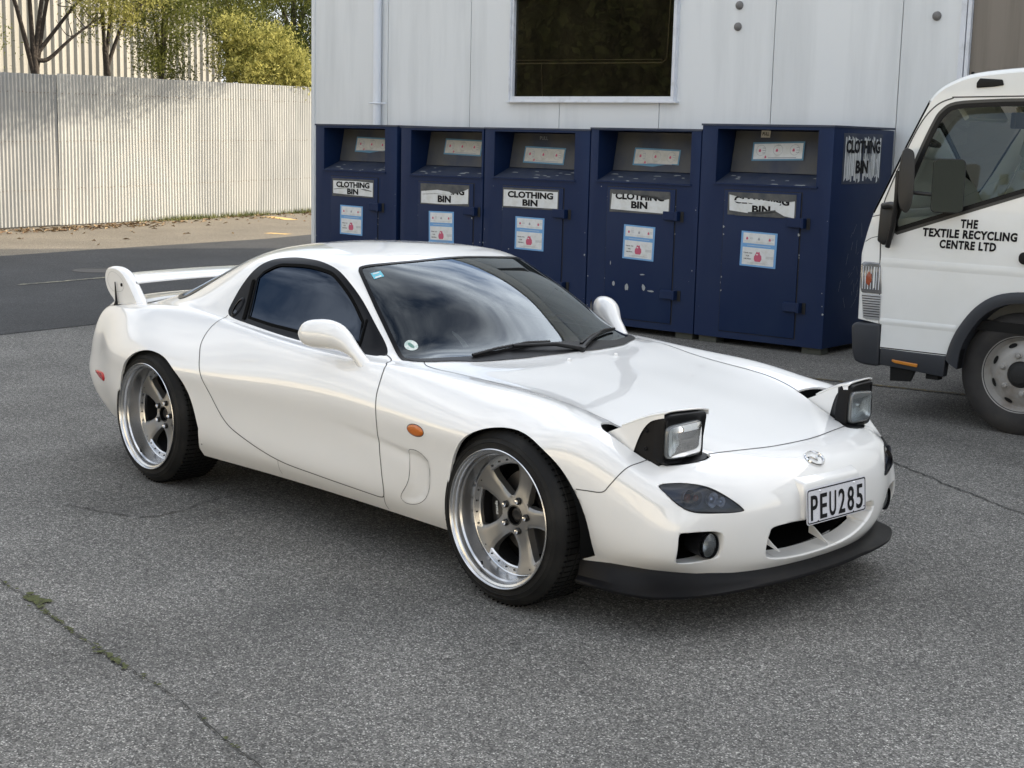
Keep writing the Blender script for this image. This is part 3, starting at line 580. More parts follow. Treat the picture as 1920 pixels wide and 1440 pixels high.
mk(-5.885,-4.72,1.755,(-5.755,-4.885,1.30,1.722),(-5.645,-4.975,.12,1.235),(.95,.35),'navy clothing bin at the left end, its chute sticker torn along the bottom',s1,1)
mk(-4.665,-3.60,1.748,(-4.53,-3.62,1.29,1.715),(-4.415,-3.71,.12,1.225),(.97,.35),'navy clothing bin with only BIN left on its torn sign, second from the left',s2,2)
mk(-3.585,-2.365,1.75,(-3.465,-2.53,1.30,1.718),(-3.345,-2.64,.12,1.225),(1.0,.35),'navy clothing bin in the middle with an intact CLOTHING BIN sign',s3,3)
mk(-2.355,-1.215,1.765,(-2.27,-1.31,1.31,1.745),(-2.15,-1.445,.12,1.26),(1.04,.37),'navy clothing bin with three bare paint patches low on its door',s4,4)
b5=mk(-1.208,0.0,1.812,(-1.058,-.135,1.335,1.775),(-.96,-.255,.115,1.28),(1.045,.37),'navy clothing bin at the right end with a PULL tag and a shredded side label',s5,5)
fl=[c for c in b5.children if c.name.startswith('flap')][0]
pt=box('pull_tag',(0,-.002,0),(.085,0,.058),M_paper2,fl); pt.location=(.405,.262,1.712); pt.rotation_euler=(-R(10),0,0)
text('lettering','PULL',.036,M_ink,pt,(.0425,-.003,.029),FACE,sx=.8,bold=.03,ext=.0002)
b3=[o for o in bpy.data.objects if o.name=='clothing_bin.002'][0]
fl3=[c for c in b3.children if c.name.startswith('flap')][0]
t3=text('chalk_lettering','PULL',.05,M_chip,fl3,(.50,.255,1.665),FACE,sx=.9,bold=-.01,ext=.0002)
# ---- body control net: limit points of one half (y = half width, mirrored later) ----
# side stations: x, widths at rows z0..z4, bottom z, shoulder (w, z)
SIDE = [
 #  x     w0   w1   w2   w3   w4    z0    sw   sz
 (-3.06,.705,.745,.770,.765,.748,.225,.695,.762),
 (-2.80,.750,.805,.840,.850,.835,.200,.715,.785),
 (-2.55,.790,.845,.872,.882,.866,.190,.722,.800),
 (-2.30,.800,.850,.878,.888,.872,.190,.722,.805),
 (-2.05,.795,.845,.866,.878,.866,.190,.730,.802),
 (-1.78,.782,.832,.846,.862,.857,.190,.752,.790),
 (-1.50,.770,.822,.834,.848,.850,.190,.772,.775),
 (-1.22,.765,.818,.828,.840,.845,.190,.780,.762),
 (-0.96,.765,.818,.828,.840,.845,.190,.780,.756),
 (-0.76,.768,.820,.833,.846,.848,.190,.775,.753),
 (-0.56,.773,.825,.842,.856,.854,.190,.762,.746),
 (-0.30,.780,.832,.856,.872,.866,.190,.738,.744),
 (-0.06,.785,.832,.862,.880,.868,.194,.714,.738),
 ( 0.15,.775,.822,.850,.866,.843,.205,.694,.713),
 ( 0.34,.745,.790,.812,.816,.784,.220,.663,.668),
]
ZR = [0,.28,.40,.52,.64]
# top rows: for each station five points (x, y, z) from belt to centre
TOP = [
 [(-3.06,.575,.778),(-3.08,.43,.785),(-3.09,.29,.790),(-3.10,.145,.792),(-3.10,0,.792)],
 [(-2.80,.610,.805),(-2.84,.49,.820),(-2.87,.34,.838),(-2.89,.17,.850),(-2.90,0,.855)],
 [(-2.55,.645,.828),(-2.57,.540,.876),(-2.60,.41,.922),(-2.62,.22,.962),(-2.63,0,.970)],
 [(-2.30,.668,.840),(-2.30,.577,.938),(-2.31,.447,1.014),(-2.33,.25,1.070),(-2.34,0,1.080)],
 [(-2.05,.685,.830),(-2.04,.600,.970),(-2.02,.490,1.085),(-2.02,.27,1.135),(-2.02,0,1.146)],
 [(-1.78,.700,.815),(-1.75,.612,.970),(-1.71,.500,1.110),(-1.70,.27,1.155),(-1.70,0,1.166)],
 [(-1.50,.706,.802),(-1.46,.615,.965),(-1.42,.495,1.110),(-1.38,.26,1.147),(-1.36,0,1.158)],
 [(-1.22,.706,.792),(-1.19,.612,.935),(-1.235,.500,1.060),(-1.11,.26,1.075),(-1.08,0,1.086)],
 [(-0.96,.703,.785),(-0.97,.612,.880),(-0.96,.440,.955),(-0.85,.22,.950),(-0.825,0,.956)],
 [(-0.76,.690,.772),(-0.735,.560,.795),(-0.67,.38,.800),(-0.625,.19,.803),(-0.61,0,.805)],
 [(-0.56,.655,.764),(-0.50,.50,.762),(-0.46,.34,.758),(-0.44,.17,.756),(-0.43,0,.755)],
 [(-0.30,.610,.744),(-0.28,.46,.736),(-0.26,.30,.733),(-0.25,.15,.734),(-0.25,0,.734)],
 [(-0.06,.580,.726),(-0.05,.44,.714),(-0.04,.29,.711),(-0.03,.145,.712),(-0.03,0,.712)],
 [( 0.16,.565,.694),( 0.18,.43,.680),( 0.19,.29,.679),( 0.20,.145,.681),( 0.20,0,.681)],
 [( 0.36,.545,.642),( 0.39,.42,.638),( 0.41,.28,.640),( 0.42,.14,.641),( 0.42,0,.641)],
]
# end rings: rows from bottom to the shoulder loop, each from corner to centre
FRONT = [
 [(.555,.660,.225),(.645,.535,.210),(.700,.41,.202),(.736,.27,.199),(.752,.14,.198),(.758,0,.198)],
 [(.600,.695,.285),(.680,.56,.272),(.735,.42,.262),(.772,.28,.256),(.792,.14,.254),(.798,0,.254)],
 [(.612,.700,.370),(.695,.570,.362),(.752,.43,.358),(.786,.28,.354),(.804,.14,.352),(.810,0,.352)],
 [(.600,.695,.450),(.688,.565,.450),(.744,.43,.455),(.776,.28,.460),(.792,.14,.463),(.797,0,.464)],
 [(.570,.678,.525),(.650,.555,.535),(.695,.42,.540),(.722,.28,.546),(.736,.14,.549),(.740,0,.550)],
 [(.485,.640,.590),(.550,.525,.590),(.590,.40,.592),(.612,.27,.594),(.622,.13,.595),(.626,0,.595)],
]
REAR = [
 [(-3.17,.660,.250),(-3.235,.55,.25),(-3.27,.41,.25),(-3.29,.27,.25),(-3.30,.14,.25),(-3.303,0,.25)],
 [(-3.225,.690,.31),(-3.295,.56,.31),(-3.33,.42,.31),(-3.35,.28,.31),(-3.36,.14,.31),(-3.364,0,.31)],
 [(-3.275,.705,.42),(-3.345,.57,.42),(-3.38,.43,.42),(-3.40,.28,.42),(-3.41,.14,.42),(-3.413,0,.42)],
 [(-3.265,.700,.51),(-3.335,.57,.515),(-3.37,.43,.52),(-3.39,.28,.52),(-3.40,.14,.52),(-3.403,0,.52)],
 [(-3.228,.700,.61),(-3.285,.565,.62),(-3.32,.42,.625),(-3.34,.28,.63),(-3.35,.14,.63),(-3.353,0,.63)],
 [(-3.175,.672,.730),(-3.225,.54,.755),(-3.26,.40,.765),(-3.28,.27,.77),(-3.29,.13,.772),(-3.293,0,.773)],
]
def body_cage():
    V=[];idx={};F=[]
    def v(key,p):
        if key not in idx: idx[key]=len(V);V.append(p)
        return idx[key]
    n=len(SIDE)
    ring=[]                                   # ring[s][k]
    for c in range(5,0,-1): ring.append([('R',k,c,REAR[k][c]) for k in range(6)])
    ring=[]
    for c in range(5,-1,-1): ring.append([REAR[k][c] for k in range(6)])
    for s in SIDE:
        x=s[0];col=[]
        for k in range(5):
            z=s[6] if k==0 else ZR[k]+(s[6]-.19)*(1-k/5)
            if k: z=z*(1-(k/5)**2*.0)
            col.append((x,s[1+k],z))
        col.append((x,s[7],s[8]));ring.append(col)
    for c in range(6): ring.append([FRONT[k][c] for k in range(6)])
    S=len(ring)
    for side in (1,-1):
        def rv(s,k):
            p=ring[s][k]
            if s in (0,S-1): return v(('r',s,k,0),(p[0],0,p[2]))
            return v(('r',s,k,side),(p[0],p[1]*side,p[2]))
        for s in range(S-1):
            for k in range(5):
                f=[rv(s,k),rv(s+1,k),rv(s+1,k+1),rv(s,k+1)]
                F.append(f if side==-1 else f[::-1])
        # cap grid: i = -1..n  j=0..5
        def cv(i,j):
            if j==0: return rv(6+i,5) if 0<=i<n else (rv(5,5) if i<0 else rv(6+n,5))
            if i<0: return rv(5-j,5)
            if i>=n: return rv(6+n+j,5)
            p=TOP[i][j-1]
            if j==5: return v(('t',i,j,0),(p[0],0,p[2]))
            return v(('t',i,j,side),(p[0],p[1]*side,p[2]))
        for i in range(-1,n):
            for j in range(5):
                f=[cv(i,j),cv(i+1,j),cv(i+1,j+1),cv(i,j+1)]
                F.append(f if side==-1 else f[::-1])
    return np.array(V,float),F
def limit_solve(T,F,iters=60):
    n=len(T);nb=[set() for _ in T];dg=[[] for _ in T];ec={}
    for f in F:
        for a in range(4):
            i,j,k,l=f[a],f[(a+1)%4],f[(a+2)%4],f[a-1]
            nb[i]|={j,l};dg[i].append(k)
            e=(min(i,j),max(i,j));ec[e]=ec.get(e,0)+1
    bnd=[[] for _ in T]
    for (a,b),c in ec.items():
        if c==1: bnd[a].append(b);bnd[b].append(a)
    M=np.zeros((n,n))
    for i in range(n):
        if bnd[i]:
            M[i,i]=4/6
            for b in bnd[i]: M[i,b]+=1/6
        else:
            m=len(nb[i]);d=m*(m+5);M[i,i]=m*m/d
            for b in nb[i]: M[i,b]+=4/d
            for b in dg[i]: M[i,b]+=1/d
    return np.linalg.solve(M,T)
def body_mesh(level=4):
    T,F=body_cage();P=limit_solve(T,F)
    me=bpy.data.meshes.new('cage');me.from_pydata([tuple(p) for p in P],[],F);me.update()
    o=bpy.data.objects.new('cage',me);bpy.context.scene.collection.objects.link(o)
    m=o.modifiers.new('s','SUBSURF');m.levels=m.render_levels=level
    dg=bpy.context.evaluated_depsgraph_get();ev=o.evaluated_get(dg)
    out=bpy.data.meshes.new_from_object(ev)
    bpy.data.objects.remove(o);return out
# ------------------------------------------------------------------ the car: materials
M_paint=mat('pearl_white_paint',(.78,.77,.74),.40,coat=1.0,spec=.5)
M_shell=M_paint.copy(); M_shell.name='body_shell_paint'
for _m in (M_paint,M_shell): _m.node_tree.nodes['Principled BSDF'].inputs['Coat IOR'].default_value=1.75
_nt=M_shell.node_tree; _b=_nt.nodes['Principled BSDF']                   # inside of the shell is dark trim
_g=_nt.nodes.new('ShaderNodeNewGeometry'); _d=_nt.nodes.new('ShaderNodeBsdfDiffuse'); _d.inputs[0].default_value=(.02,.02,.022,1)
_x=_nt.nodes.new('ShaderNodeMixShader'); _o=[n for n in _nt.nodes if n.type=='OUTPUT_MATERIAL'][0]
_nt.links.new(_g.outputs['Backfacing'],_x.inputs[0]); _nt.links.new(_b.outputs[0],_x.inputs[1]); _nt.links.new(_d.outputs[0],_x.inputs[2]); _nt.links.new(_x.outputs[0],_o.inputs[0])
M_gap=mat('panel_gap',(.06,.06,.058),.7)
M_trim=mat('black_rubber_trim',(.003,.003,.004),.28,spec=.14)
M_plas=mat('satin_black_plastic',(.005,.005,.006),.45,spec=.2,bump=(240,.05,.001))
M_lip=mat('black_lip_plastic',(.006,.006,.007),.40,spec=.16,noise=(6,(.010,.0095,.009),.45,.75,(1,1,1)))
M_matte=mat('matte_black',(.003,.003,.003),.95,spec=.1)
M_sglass=glassmat('tinted_side_glass',(.022,.025,.032),0,1.50,(.68,.80,1.0))
M_wglass=glassmat('windscreen_glass',(.26,.30,.30),0,1.62,(.88,.95,1.0))
M_lens=glassmat('clear_lens',(.86,.88,.88),.02,1.5)
M_smoke=glassmat('smoked_lens',(.40,.44,.52),.01,1.5)
M_chrome=mat('chrome',(.80,.80,.80),.06,metal=1); M_refl=mat('reflector',(.90,.91,.93),.38,metal=1)
M_alu=mat('polished_alloy',(.60,.60,.60),.24,metal=1); M_spoke=mat('silver_spoke_paint',(.27,.265,.255),.36,metal=.75,spec=.4)
M_tyre=mat('tyre_rubber',(.010,.010,.010),.6,spec=.18,noise=(7,(.022,.0215,.020),.45,.7,(1,1,1)),bump=(70,.15,.002))
M_red=mat('red_reflector',(.42,.008,.014),.25,coat=.3,spec=.3); M_amber=mat('amber_lens',(.50,.13,.012),.2,coat=.4)
M_orb=mat('orange_bulb',(.30,.06,.02),.25,coat=1); M_int=mat('interior_dark',(.022,.022,.024),.75)

car=empty('sports_car',(-1.2,0,0),0); car.location=(0,0,0)
tag(car,'white low sports coupe with raised pop-up headlights and a black front lip','car')
base=body_mesh(4)
# shallow scoop behind the front wheel with a fading channel onto the door
_sc=np.array([(-.509,.474),(-.487,.489),(-.443,.488),(-.396,.466),(-.382,.421),(-.398,.345),(-.437,.299),(-.495,.271),(-.559,.262),(-.584,.281),(-.562,.312),(-.529,.351),(-.510,.407)])
for v in base.vertices:
    x,y,z=v.co
    if -1.5<x<-.3 and abs(y)>.6 and .22<z<.60:
        d=0
        ins=False
        for i in range(len(_sc)):
            a=_sc[i-1]; b_=_sc[i]
            if (a[1]>z)!=(b_[1]>z) and x<(b_[0]-a[0])*(z-a[1])/(b_[1]-a[1])+a[0]: ins=not ins
        if ins:
            q=9.
            for i in range(len(_sc)):
                a=_sc[i-1]; s_=_sc[i]-a; p=np.array((x,z)); t=min(max(((p-a)@s_)/(s_@s_),0),1); q=min(q,np.linalg.norm(p-(a+t*s_)))
            fr=min(1,max(0,(x+.60)/.20)); d=.013*min(1,q/.022)*(.35+.65*fr)
        if x<-.50:
            zc=.462+.10*(-.50-x); fade=max(0,1-(-.50-x)/.55); d=max(d,.0065*fade*math.exp(-((z-zc)/.032)**2) if z<zc else .0065*fade*math.exp(-((z-zc)/.014)**2))
        if d: v.co.y-=math.copysign(d,y)
BV=BVHTree.FromPolygons([v.co for v in base.vertices],[p.vertices[:] for p in base.polygons])
bm=bmesh.new(); bm.from_mesh(base); bpy.data.meshes.remove(base)
def inpoly(P,Q):
    """P (n,2) points inside polygon Q"""
    P=np.asarray(P,float); Q=np.asarray(Q,float); r=np.zeros(len(P),bool)
    for i in range(len(Q)):
        x1,y1=Q[i-1]; x2,y2=Q[i]
        c=((y1>P[:,1])!=(y2>P[:,1])); 
        if abs(y2-y1)>1e-12: r^=c&(P[:,0]<(x2-x1)*(P[:,1]-y1)/(y2-y1)+x1)
    return r
PR={'side':(0,2),'top':(0,1),'front':(1,2)}
def cut(bm,poly,view,cond):
    """knife the mesh along a 2D outline; returns the faces inside it. cond(array of centres, normals)->mask"""
    ax=PR[view]; Q=np.array(poly,float); lo=Q.min(0)-.02; hi=Q.max(0)+.02
    bm.verts.ensure_lookup_table(); bm.edges.ensure_lookup_table(); bm.faces.ensure_lookup_table()
    co=np.array([v.co for v in bm.verts]); nr=np.array([v.normal for v in bm.verts]); ok=cond(co,nr)
    p=co[:,ax]; ok&=(p[:,0]>lo[0])&(p[:,0]<hi[0])&(p[:,1]>lo[1])&(p[:,1]<hi[1])
    E=[e for e in bm.edges if ok[e.verts[0].index] and ok[e.verts[1].index]]
    new=set()
    A=np.array([p[e.verts[0].index] for e in E]); B=np.array([p[e.verts[1].index] for e in E]); d=B-A
    best=np.full(len(E),np.nan)
    for i in range(len(Q)):
        c=Q[i-1]; s=Q[i]-c; den=d[:,0]*s[1]-d[:,1]*s[0]; den=np.where(abs(den)<1e-14,1e-14,den)
        w_=c-A; t=(w_[:,0]*s[1]-w_[:,1]*s[0])/den; u=(w_[:,0]*d[:,1]-w_[:,1]*d[:,0])/den
        m=(t>0)&(t<1)&(u>=0)&(u<=1); best=np.where(m&np.isnan(best),t,best)
    for k in np.nonzero(~np.isnan(best))[0]:
        e=E[k]; v0=e.verts[0]; n0=v0.normal.copy(); n1=e.verts[1].normal.copy(); t=min(max(best[k],.02),.98)
        ne,nv=bmesh.utils.edge_split(e,v0,t); nv.normal=n0.lerp(n1,t); new.add(nv)
    fs=set(f for v in new for f in v.link_faces)
    for f in list(fs):
        vs=[v for v in f.verts if v in new]
        if len(vs)>=2:
            a,b=vs[0],vs[1]
            if len(vs)==3: a,b=vs[0],vs[2]
            if any((b in e.verts) for e in a.link_edges): continue
            try: bmesh.utils.face_split(f,a,b)
            except Exception: pass
    bm.faces.ensure_lookup_table()
    C=np.array([f.calc_center_median() for f in bm.faces]); N=np.array([f.normal for f in bm.faces])
    m=cond(C,N)&inpoly(C[:,ax],Q)
    return [bm.faces[i] for i in np.nonzero(m)[0]]
def extract(bm,faces,name,m,parent,copy=False,solid=0,smooth=True):
    nb=bmesh.new(); mp={}
    for f in faces:
        vs=[]
        for v in f.verts:
            if v not in mp: mp[v]=nb.verts.new(v.co)
            vs.append(mp[v])
        try: nb.faces.new(vs)
        except ValueError: pass
    if not copy: bmesh.ops.delete(bm,geom=faces,context='FACES')
    o=from_bm(name,nb,m,parent,smooth=True)
    if solid:
        s=o.modifiers.new('solid','SOLIDIFY'); s.thickness=solid; s.offset=-1
    return o
def lip(bm,faces_or_poly,vec_fn,view,cond,poly,steps=1):
    """turn the cut edge inwards"""
    Q=np.array(poly,float); ax=PR[view]
    es=[e for e in bm.edges if e.is_boundary]
    C=np.array([((e.verts[0].co+e.verts[1].co)/2) for e in es]); m=cond(C,C*0+1)
    P=C[:,ax]; dmin=np.full(len(P),9.)
    for i in range(len(Q)):
        a=Q[i-1]; s=Q[i]-a; t=np.clip(((P-a)@s)/max(s@s,1e-12),0,1); dmin=np.minimum(dmin,np.linalg.norm(P-(a+t[:,None]*s),axis=1))
    es=[e for e,k in zip(es,m&(dmin<.012)) if k]
    for e in es: e.smooth=False
    for st in range(steps):
        r=bmesh.ops.extrude_edge_only(bm,edges=es); g=r['geom']
        vs=[x for x in g if isinstance(x,bmesh.types.BMVert)]
        for v in vs: v.co+=vec_fn(v.co,st)
        es=[x for x in g if isinstance(x,bmesh.types.BMEdge) and x.is_boundary]
    return es
def surf(p,d):
    h,n,i,t=BV.ray_cast(Vector(p),Vector(d)); return (h,n) if h else (None,None)
def onside(x,z,s): return surf((x,s*3,z),(0,-s,0))
def ontop(x,y): return surf((x,y,3),(0,0,-1))
def onfront(y,z): return surf((3,y,z),(-1,0,0))
def seam(name,pts,w_,m,parent,view,s=1,off=.0010,res=10,closed=False):
    """narrow strip laid on the body surface along a 2D line"""
    V=[];F=[];L=[]
    for q in cr(pts,res,closed):
        h,n=(onside(q[0],q[1],s) if view=='side' else ontop(q[0],q[1]*s) if view=='top' else onfront(q[0]*s,q[1]))
        if h is not None: L.append((h,n))
    if closed: L.append(L[0])
    for i,(h,n) in enumerate(L):
        t=(L[min(i+1,len(L)-1)][0]-L[max(i-1,0)][0]).normalized(); sd=n.cross(t).normalized()
        V+=[h+n*off+sd*w_/2,h+n*off-sd*w_/2]
    for i in range(len(L)-1): F.append((2*i,2*i+1,2*i+3,2*i+2))
    return mesh(name,V,F,m,parent)
def mir(poly): return [(-a,b) for a,b in poly]
def flipy(poly): return [(a,-b) for a,b in poly]
# outlines measured on the body (x forward from the front axle, z up)
DLO=cr([(-2.008,.842),(-2.020,.872),(-2.006,.959),(-1.962,1.040),(-1.89,1.084),(-1.764,1.105),(-1.639,1.109),(-1.50,1.102),(-1.353,1.073),(-1.194,1.000),(-1.025,.900),(-.868,.797),(-.885,.784),(-.967,.781),(-1.407,.788),(-1.816,.814),(-1.960,.826)],5,True)
GLS=cr([(-1.835,.832),(-1.90,1.006),(-1.862,1.050),(-1.80,1.074),(-1.723,1.082),(-1.59,1.087),(-1.462,1.080),(-1.365,1.060),(-1.225,.995),(-1.10,.922),(-1.045,.810),(-1.20,.806),(-1.42,.809)],4,True)
GLS=[(-1.838,.834),(-1.905,1.004)]+cr([(-1.880,1.036),(-1.80,1.072),(-1.723,1.081),(-1.59,1.086),(-1.462,1.079),(-1.365,1.060),(-1.225,.993),(-1.075,.897)],5)+[(-1.040,.812),(-1.20,.808),(-1.42,.811),(-1.65,.820)]
WS=cr([(-1.300,-.462),(-1.262,-.36),(-1.225,-.2),(-1.208,0),(-1.225,.2),(-1.262,.36),(-1.300,.462),(-1.292,.488),(-1.256,.508),(-1.065,.578),(-.890,.632),(-.785,.668),(-.755,.660),(-.690,.610),(-.602,.439),(-.558,.204),(-.549,0),(-.558,-.204),(-.602,-.439),(-.690,-.610),(-.755,-.660),(-.785,-.668),(-.890,-.632),(-1.065,-.578),(-1.256,-.508),(-1.292,-.488)],3,True)
RW=cr([(-2.10,-.40),(-2.06,-.2),(-2.05,0),(-2.06,.2),(-2.10,.40),(-2.16,.475),(-2.30,.533),(-2.42,.577),(-2.51,.598),(-2.59,.585),(-2.69,.51),(-2.78,.34),(-2.80,.17),(-2.80,0),(-2.80,-.17),(-2.78,-.34),(-2.69,-.51),(-2.59,-.585),(-2.51,-.598),(-2.42,-.577),(-2.30,-.533),(-2.16,-.475)],3,True)
AF=[(-.325,.10),(-.318,.215),(-.287,.30)]+cr([(-.270,.40),(-.252,.460),(-.220,.525),(-.160,.592),(-.080,.634),(.010,.652),(.095,.648),(.180,.622),(.262,.568),(.322,.492),(.355,.41),(.364,.345)],4)+[(.350,.31),(.334,.265),(.318,.229),(.308,.10)]
AR=[(-2.690,.10),(-2.680,.35)]+cr([(-2.668,.430),(-2.635,.500),(-2.580,.562),(-2.505,.612),(-2.420,.637),(-2.333,.641),(-2.235,.628),(-2.160,.598),(-2.085,.548),(-2.035,.480),(-2.005,.405),(-1.988,.330)],4)+[(-2.005,.275),(-2.035,.225),(-2.03,.10)]
POP=cr([(.246,.560),(.268,.625),(.303,.668),(.345,.684),(.45,.650),(.500,.628),(.545,.590),(.578,.537),(.594,.484),(.594,.440),(.574,.412),(.50,.448),(.39,.503),(.295,.540)],4,True)
LAMP=cr([(-.672,.522),(-.633,.529),(-.578,.527),(-.527,.512),(-.478,.481),(-.432,.440),(-.442,.431),(-.50,.430),(-.600,.439),(-.646,.464),(-.668,.500)],4,True)
FOG=cr([(-.655,.368),(-.630,.374),(-.545,.371),(-.508,.362),(-.497,.338),(-.495,.295),(-.505,.274),(-.56,.262),(-.630,.262),(-.650,.278),(-.657,.32)],4,True)
INT=cr([(-.325,.300),(-.318,.340),(-.295,.363),(-.14,.370),(0,.372),(.14,.370),(.295,.363),(.325,.345),(.315,.315),(.275,.285),(.173,.250),(.045,.234),(-.131,.229),(-.262,.238),(-.312,.256)],4,True)
DOOR=[(-.868,.79),(-.825,.779),(-.791,.770),(-.769,.765),(-.757,.753),(-.748,.741),(-.734,.711),(-.722,.669),(-.703,.591),(-.703,.475),(-.693,.351),(-.690,.305),(-.698,.268),(-.722,.253),(-.80,.252),(-1.150,.264),(-1.413,.282),(-1.668,.345),(-1.794,.407),(-1.897,.546),(-1.964,.648),(-2.018,.713),(-2.030,.776),(-2.000,.832)]
cR=lambda C,N: C[:,1]<-.3
cL=lambda C,N: C[:,1]>.3
cT=lambda C,N: (C[:,2]>.5)&(N[:,2]>.05)
cF=lambda C,N: (C[:,0]>.35)
# --- glass openings
parts=[]
for s,c in ((-1,cR),(1,cL)):
    f=cut(bm,DLO,'side',c); f=[q for q in f if abs(q.calc_center_median().y)>.45]
    tr=extract(bm,f,'window_surround',M_trim,car)
    b2=bmesh.new(); b2.from_mesh(tr.data); g=cut(b2,GLS,'side',c); gl=extract(b2,g,'side_window',M_sglass,car); b2.to_mesh(tr.data); b2.free()
    for v in gl.data.vertices: v.co.y-=s*.004
    parts.append((s,tr,gl))
f=cut(bm,WS,'top',cT); wsg=extract(bm,f,'windscreen',M_wglass,car)
f=cut(bm,RW,'top',cT); rwg=extract(bm,f,'rear_window',M_sglass,car)
# --- wheel arches with a rolled lip
for poly in (AF,AR):
    for s,c in ((-1,cR),(1,cL)):
        f=cut(bm,poly,'side',c); bmesh.ops.delete(bm,geom=f,context='FACES')
        lip(bm,None,lambda co,st,s=s:Vector((0,-s*.013,0)) if st==0 else Vector((0,-s*.03,.0)),'side',c,poly,1)
# --- pop-up apertures, lamps, fog recesses, mouth
def sgn(poly,s): return poly if s>0 else flipy(poly)
for s in (1,-1):
    f=cut(bm,sgn(POP,s),'top',lambda C,N:(C[:,2]>.5)&(N[:,2]>0)); bmesh.ops.delete(bm,geom=f,context='FACES')
    lip(bm,None,lambda co,st:Vector((0,0,-.008)),'top',lambda C,N:(C[:,2]>.5),sgn(POP,s),1)
lamps={}
for s in (1,-1):
    L_=LAMP if s<0 else mir(LAMP)
    f=cut(bm,L_,'front',cF); lamps[s]=extract(bm,f,'parking_lamp',M_smoke,car)
    lip(bm,None,lambda co,st:Vector((-.012,0,0)),'front',cF,L_,1)
    L_=FOG if s<0 else mir(FOG)
    f=cut(bm,L_,'front',cF); bmesh.ops.delete(bm,geom=f,context='FACES')
    lip(bm,None,lambda co,st,s=s:Vector((-.012,-.004*(1 if co.y*1>0 else -1)*0,0)) if st==0 else Vector((-.05,0,.0)),'front',cF,L_,2)
f=cut(bm,INT,'front',cF); bmesh.ops.delete(bm,geom=f,context='FACES')
def mouth(co,st):
    zc=.315; up=1 if co.z>zc else -1
    if st==0: return Vector((-.010,-.004*(1 if co.y>0 else -1)*(abs(co.y)>.27),-.004*up))
    if st==1: return Vector((-.035,-.008*(1 if co.y>0 else -1)*(abs(co.y)>.25),(.004 if up<0 else 0)))
    return Vector((-.022,-.012*(1 if co.y>0 else -1)*(abs(co.y)>.25),(.008 if up<0 else 0)))
lip(bm,None,mouth,'front',cF,INT,3)
# --- panels split from the shell
doors={}
for s,c in ((-1,cR),(1,cL)):
    f=cut(bm,cr(DOOR,4)+[(-1.4,.80)],'side',c); doors[s]=extract(bm,f,'door',M_shell,car)
HOOD=[(-.702,.618),(-.652,.648),(-.570,.658),(-.478,.638),(-.334,.606),(-.133,.583),(.045,.580),(.157,.572),(.250,.556)]
HOODP=cr(HOOD,4)+cr([(.295,.540),(.39,.503),(.50,.448),(.571,.413),(.608,.243),(.626,.12),(.630,0)],4)
HOODP=HOODP+[(a,-b) for a,b in HOODP[::-1]][1:]+[(-.50,-.40),(-.46,0),(-.50,.40)]
HOODP=HOODP[:-3]
f=cut(bm,HOODP,'top',cT); f=[q for q in f if q.calc_center_median().x>-.80]; hood=extract(bm,f,'bonnet',M_shell,car)
# front bumper: everything ahead of the wing seam
BS=[(.300,.487),(.373,.487),(.430,.489),(.447,.515),(.482,.575),(.497,.612),(.70,.70),(1.2,.70),(1.2,.05),(.300,.05)]
for s,c in ((-1,lambda C,N:(C[:,1]<=0)&(C[:,0]>.25)),(1,lambda C,N:(C[:,1]>=0)&(C[:,0]>.25))):
    f=cut(bm,BS,'side',c)
C=np.array([q.calc_center_median() for q in bm.faces]); m=inpoly(C[:,(0,2)],np.array(BS)); bm.faces.ensure_lookup_table()
bump=extract(bm,[bm.faces[i] for i in np.nonzero(m)[0]],'front_bumper',M_shell,car)
shell=from_bm('body_shell',bm,M_shell,car,smooth=True)
# --- panel gaps
for s in (-1,1):
    seam('door_gap',DOOR,.0046,M_gap,doors[s],'side',s,res=8)
    seam('door_gap',[(-.700,.262),(-.715,.225),(-.715,.20)],.003,M_gap,doors[s],'side',s)
    seam('bonnet_gap',HOOD,.0042,M_gap,hood,'top',s)
    seam('bumper_gap',[(.335,.487),(.373,.487),(.425,.489),(.447,.515),(.470,.552),(.484,.580),(.492,.603)],.0036,M_gap,bump,'side',s,res=6)
    seam('sill_gap',[(-1.413,.280),(-1.425,.245),(-1.43,.215)],.002,M_gap,shell,'side',s)
seam('bonnet_gap',[(.573,.412),(.608,.243),(.626,.12),(.630,0),(.626,-.12),(.608,-.243),(.573,-.412)],.0048,M_gap,hood,'top',1)
# --- windscreen: rubber seal, black band, stickers
def inward(P,d):
    P=[np.array(p,float) for p in P]; n=len(P); o=[]
    A=sum(P[i-1][0]*P[i][1]-P[i][0]*P[i-1][1] for i in range(n))
    for i in range(n):
        t=P[(i+1)%n]-P[i-1]; t/=max(np.linalg.norm(t),1e-9); nn=np.array([-t[1],t[0]])*(1 if A>0 else -1); o.append(P[i]+nn*d)
    return o
def ring(name,poly,d,m,parent,view,s=1,off=.002):
    Q=inward(poly,d); V=[];F=[]; n=len(poly)
    hit=lambda q:(onside(q[0],q[1],s) if view=='side' else ontop(q[0],q[1]))
    for a,b in zip(poly,Q):
        for q in (a,b):
            h,nn=hit(q)
            if h is None: h,nn=Vector((q[0],0,0)),Vector((0,0,1))
            V.append(h+nn*off)
    for i in range(n): j=(i+1)%n; F.append((2*i,2*i+1,2*j+1,2*j))
    return mesh(name,V,F,m,parent,smooth=True)
ring('seal',WS,.016,M_trim,wsg,'top',off=.003)
ring('black_band',inward(WS,.014),.026,mat('ceramic_band',(.012,.012,.014),.25),wsg,'top',off=-.002)
ring('seal',RW,.022,M_trim,rwg,'top',off=.003)
